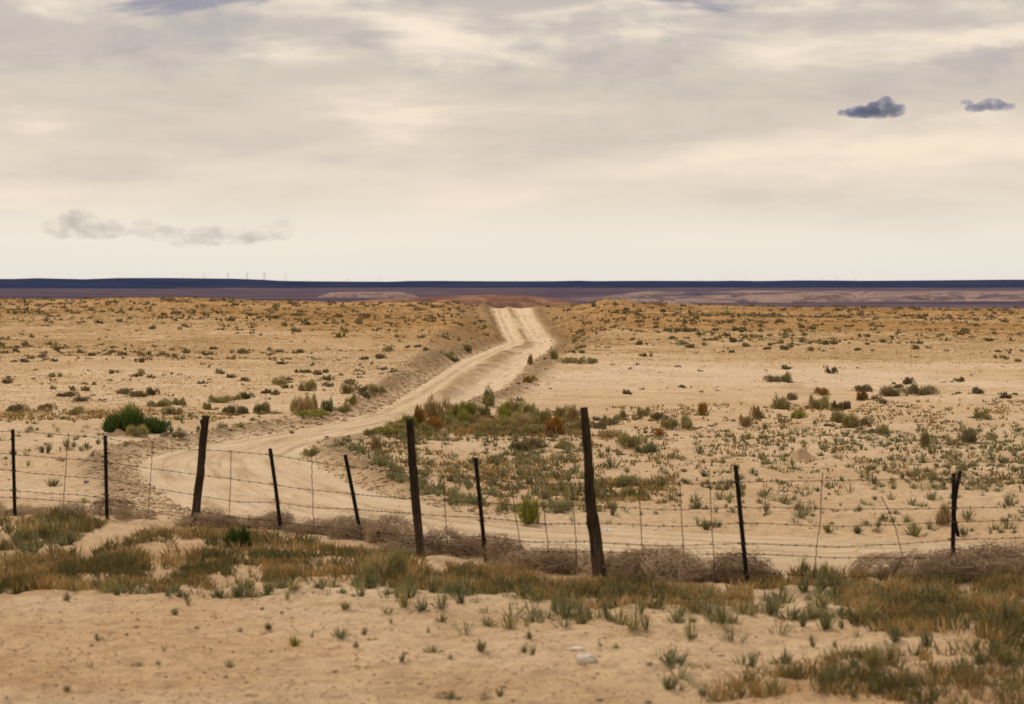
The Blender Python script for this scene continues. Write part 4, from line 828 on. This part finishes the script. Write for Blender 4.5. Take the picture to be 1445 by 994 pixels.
n_ = 1500; dd = 1 / rng.uniform(1 / 60, 1 / 15, n_); pp = rng.uniform(-200, 1700, n_); xx = (pp - CX) * dd / F; L = land(xx, dd); ok = L[6] > .2; xx, dd, zz = xx[ok], dd[ok], L[0][ok]; m = len(xx)
a = rng.uniform(0, 6.28, m); ln = rng.uniform(.03, .16, m); b_ = np.stack([xx, dd, zz + .006], 1)
v, t, bi = blades(b_, b_ + np.stack([np.cos(a) * ln, np.sin(a) * ln, rng.uniform(.0, .03, m)], 1), rng.uniform(.006, .013, m), rng.uniform(0, .15, m), 2, side=np.stack([-np.sin(a), np.cos(a), rng.normal(0, .8, m)], 1))
tag(link('twig_litter', mesh_from('twig_litter', v, t, M_dead, tone=rng.uniform(0, .5, m)[bi])), 'dry twigs and dead stalks scattered over the bare sand', 'twigs', kind='stuff')
# --- heaps of dirt, stones, litter
def heap(px, py, wpx, hpx, label):
    x, y, z = hit(px, py); k = y / F; r = wpx * k / 2; h = hpx * k
    rr = np.linspace(0, 1, 14); aa = np.arange(40) * 2 * math.pi / 40; R, A = np.meshgrid(rr, aa, indexing='ij')
    zz = h * (np.exp(-(R / .42) ** 2) - .004) * (1 + .5 * fbm(R * np.cos(A) * 4, R * np.sin(A) * 4, 7, 3)) - .015
    V = np.stack([r * R * np.cos(A) * (1 + .15 * np.sin(A * 3)), r * R * np.sin(A) * .8, zz], -1).reshape(-1, 3)
    i = np.arange(13)[:, None] * 40; j = np.arange(40)[None]; q = (j + 1) % 40
    Fq = np.stack([i + j, i + 40 + j, i + 40 + q, i + q], -1).reshape(-1, 4)
    tag(link('dirt_mound', mesh_from('dirt_mound', V, Fq, M_mound, smooth=True), loc=(x, y, z)), label, 'dirt mound')
heap(1132, 651, 78, 19, 'small conical heap of brown dirt on the weedy flat')
heap(168, 615, 44, 9, 'low heap of dirt under the large dark green bush')
def rock(px, py, wpx, hpx, mat, label, name='stone', cat='stone', flat=.8):
    x, y, z = hit(px, py); k = y / F; n1, n2 = 9, 14
    ph = np.linspace(0, math.pi, n1); aa = np.arange(n2) * 2 * math.pi / n2; Pp, A = np.meshgrid(ph, aa, indexing='ij')
    rad = 1 + .35 * fbm(np.cos(A) * np.sin(Pp) * 1.6 + px, np.sin(A) * np.sin(Pp) * 1.6 + np.cos(Pp), int(px) % 50, 3) * 2
    e = lambda q, p: np.sign(q) * np.abs(q) ** p
    V = np.stack([e(np.sin(Pp), .7) * np.cos(A) * rad * wpx * k / 2, e(np.sin(Pp), .7) * np.sin(A) * rad * wpx * k / 2 * flat, (e(np.cos(Pp), .7) * .6 * rad + .25) * hpx * k], -1).reshape(-1, 3)
    i = np.arange(n1 - 1)[:, None] * n2; j = np.arange(n2)[None]; q = (j + 1) % n2
    Fq = np.stack([i + j, i + n2 + j, i + n2 + q, i + q], -1).reshape(-1, 4)
    tag(link(name, mesh_from(name, V, Fq, mat, smooth=False), loc=(x, y, z)), label, cat)
rock(815, 919, 22, 7, M_stone, 'flat pale stone lying behind a rounder one on bare sand')
rock(828, 936, 30, 13, M_stone, 'larger rounded pale stone half sunk in bare sand')
rock(122, 682, 7, 4, M_grey, 'small dark grey stone on sand behind the left metal post')
rock(345, 525, 12, 3, M_stone, 'flat white stone among scrub far up the plain')
def litter(px, py, wpx, hpx, label, seed, name='litter_scrap'):
    x, y, z = hit(px, py); k = y / F; n = 7
    U, Vv = np.meshgrid(np.linspace(-.5, .5, n), np.linspace(-.5, .5, n), indexing='ij')
    P = np.stack([U * wpx * k, Vv * wpx * k * .7, hpx * k * (.5 + .9 * (fbm(U * 2.2 + seed, Vv * 2.2, seed, 3) * 2) + .5 * np.abs(U))], -1).reshape(-1, 3)
    P[:, 2] -= P[:, 2].min() - .004; m = n * n; Fq = grid_faces(n, n)
    V2 = np.vstack([P, P + (0, 0, .004)]); tag(link(name, mesh_from(name, V2, np.vstack([Fq[:, ::-1], Fq + m]), M_white), loc=(x, y, z)), label, 'litter')
litter(654, 803, 9, 8, 'crumpled white scrap caught in tumbleweeds below the fence', 3)
litter(734, 824, 19, 6, 'flat white scrap on the verge in front of the fence', 5)
litter(857, 753, 10, 5, 'small white scrap on the track just right of the tallest post', 8)
litter(1101, 699, 10, 5, 'bluish white scrap among weeds on the flat behind the fence', 12)
litter(1091, 538, 6, 3, 'tiny white scrap in a shrub on the far flat', 15)

# --- lattice pylons along the far mesa
def pylon_mesh(h):
    parts = []; w = h * .13; r = .13
    L = lambda a, b, rr=r: parts.append(tube([a, b], rr, 4, cap=False))
    wa = w * .35
    for sx in (-1, 1):
        for sy in (-1, 1):
            L((sx * w, sy * w, 0), (sx * wa, sy * wa, h * .68)); L((sx * wa, sy * wa, h * .68), (0, 0, h))
    for q in range(6):
        f0, f1 = q / 6 * .68, (q + 1) / 6 * .68; w0 = w + (wa - w) * q / 6; w1 = w + (wa - w) * (q + 1) / 6
        for sy in (-1, 1):
            L((-w0, sy * w0, f0 * h), (w1, sy * w1, f1 * h), .07); L((w0, sy * w0, f0 * h), (-w1, sy * w1, f1 * h), .07)
    V, T = join(parts); body = (V, T)
    arms = []
    for f, q in ((.7, .26), (.84, .19)):
        for s in (-1, 1):
            V, T = join([tube([(0, 0, h * f), (s * h * q, 0, h * f)], .12, 4), tube([(0, 0, h * (f + .06)), (s * h * q, 0, h * f)], .09, 4), tube([(s * h * q, 0, h * f), (s * h * q, 0, h * (f - .07))], .09, 4)]); arms.append((V, T))
    return body, arms
pb, pa = pylon_mesh(1.0 * 26); pbm = mesh_from('lattice_tower', *pb, M_steelfar); pam = [mesh_from('crossarm', *a, M_steelfar) for a in pa]
for group, lab, lst in (('pylons on the left half of the mesa', 'tiny lattice power pylon on the mesa skyline left of the track', [(225, 6), (259, 7), (288, 8), (322, 9.5), (349, 11), (373, 12), (403, 9), (432, 5), (462, 6), (490, 5), (535, 7)]),
                        ('pylons on the right half of the mesa', 'tiny lattice power pylon on the mesa skyline right of the track', [(989, 6), (1019, 6), (1053, 6), (1083, 6), (1110, 4), (1138, 4), (1160, 6), (1181, 7), (1207, 6)])):
    for px, hp in lst:
        d = 9800; s = hp * d / F / 26
        e = bpy.data.objects.new('power_pylon', None); col.objects.link(e); e.location = ((px - CX) * d / F, d, zat(np.interp(px, MX, MY), d) - .5); e.scale = (s,) * 3; e.rotation_euler[2] = rng.uniform(-.3, .3)
        tag(e, lab, 'pylon', group)
        link('lattice_tower', pbm, e)
        for m_ in pam: link('crossarm', m_, e)

# ------------------------------------------------------------------ clouds standing clear of the overcast, and the air
import bmesh
def cloud(name, puffs, D, density, colr, absorb, label, disp=3.0, vox=1.1, grain=14.0, cut=(.22, .62)):
    bm = bmesh.new(); k = D / F
    from mathutils import Matrix
    cx0 = sum(p[0] for p in puffs) / len(puffs); cy0 = sum(p[1] for p in puffs) / len(puffs)
    for (px, py, rx, ry) in puffs:
        rx, ry = rx * 1.15, ry * 1.2; M = Matrix.Translation(((px - cx0) * k, rng.uniform(-.5, .5) * rx * k, -(py - cy0) * k)) @ Matrix.Diagonal((rx * k, (rx + ry) * .5 * k, ry * k, 1))
        bmesh.ops.create_icosphere(bm, subdivisions=3, radius=1.0, matrix=M)
    me = bpy.data.meshes.new(name); bm.to_mesh(me); bm.free()
    o = link(name, me, loc=((cx0 - CX) * k, D, H - (cy0 - HY) * k))
    m = o.modifiers.new('merge', 'REMESH'); m.mode = 'VOXEL'; m.voxel_size = vox * k
    tx = bpy.data.textures.new(name, 'CLOUDS'); tx.noise_scale = min(9, 1.2 + disp) * k; tx.noise_depth = 4
    dm = o.modifiers.new('billow', 'DISPLACE'); dm.texture = tx; dm.strength = disp * k; dm.texture_coords = 'LOCAL'; dm.mid_level = .5
    mt = bpy.data.materials.new(name); mt.use_nodes = True; nt = mt.node_tree; nt.nodes.clear()
    out = nt.nodes.new('ShaderNodeOutputMaterial'); v = nt.nodes.new('ShaderNodeVolumePrincipled')
    v.inputs['Color'].default_value = (*colr, 1); v.inputs['Absorption Color'].default_value = (*absorb, 1); nn = N(nt); sc3 = F / D / grain
    g = nn.noise(sc3, 6, .62, off=len(label), stretch=(.7, .7, 1.2)); nt.links.new(nn.math('MULTIPLY', nn.ramp(g, [(cut[0], 0.0), (cut[1], 1.0)], 'EASE'), density), v.inputs['Density'])
    mt.cycles.volume_step_rate = 1.0
    nt.links.new(v.outputs[0], out.inputs['Volume']); me.materials.append(mt)
    return tag(o, label, 'cloud')
cloud('dark_cloud', [(1192, 159, 9, 4), (1206, 158, 13, 6), (1222, 158, 16, 8), (1240, 155, 17, 11), (1250, 148, 12, 10), (1262, 156, 14, 8), (1270, 154, 7, 7), (1215, 163, 20, 3)], 21000, .030, (.13, .16, .30), (.2, .22, .32),
      'small dark slate-blue cloud with a humped top, alone in the sky', 7.0, .9)
cloud('dark_cloud', [(1364, 145, 9, 3), (1376, 153, 14, 5), (1388, 150, 12, 6), (1402, 148, 16, 8), (1418, 151, 12, 5)], 21000, .020, (.14, .17, .30), (.2, .22, .32), 'ragged slate-blue scrap of cloud beside the humped dark one', 8.0, .9)
cloud('grey_cloud', [(85, 322, 26, 13), (112, 316, 30, 18), (142, 323, 28, 14), (172, 326, 20, 8), (205, 322, 20, 13), (232, 330, 24, 11), (262, 335, 30, 13), (300, 333, 30, 12), (340, 334, 30, 11), (375, 330, 22, 10), (398, 322, 17, 15)], 26000, .0095, (.58, .52, .52), (.6, .55, .55),
      'long low grey cloud bank hanging over the mesa', 6.0, 1.8, 16.0, (.38, .68))
hz = bpy.data.materials.new('haze'); hz.use_nodes = True; nt = hz.node_tree; nt.nodes.clear()
out = nt.nodes.new('ShaderNodeOutputMaterial'); v = nt.nodes.new('ShaderNodeVolumePrincipled')
v.inputs['Color'].default_value = (.5, .62, 1.0, 1); v.inputs['Density'].default_value = 7e-6
nt.links.new(v.outputs[0], out.inputs['Volume'])
V, Fq = box((0, 5700, 26), (13500, 11600, 88))
tag(link('haze', mesh_from('haze', V, Fq, hz)), 'thin blue air over the plain', 'haze', kind='stuff')
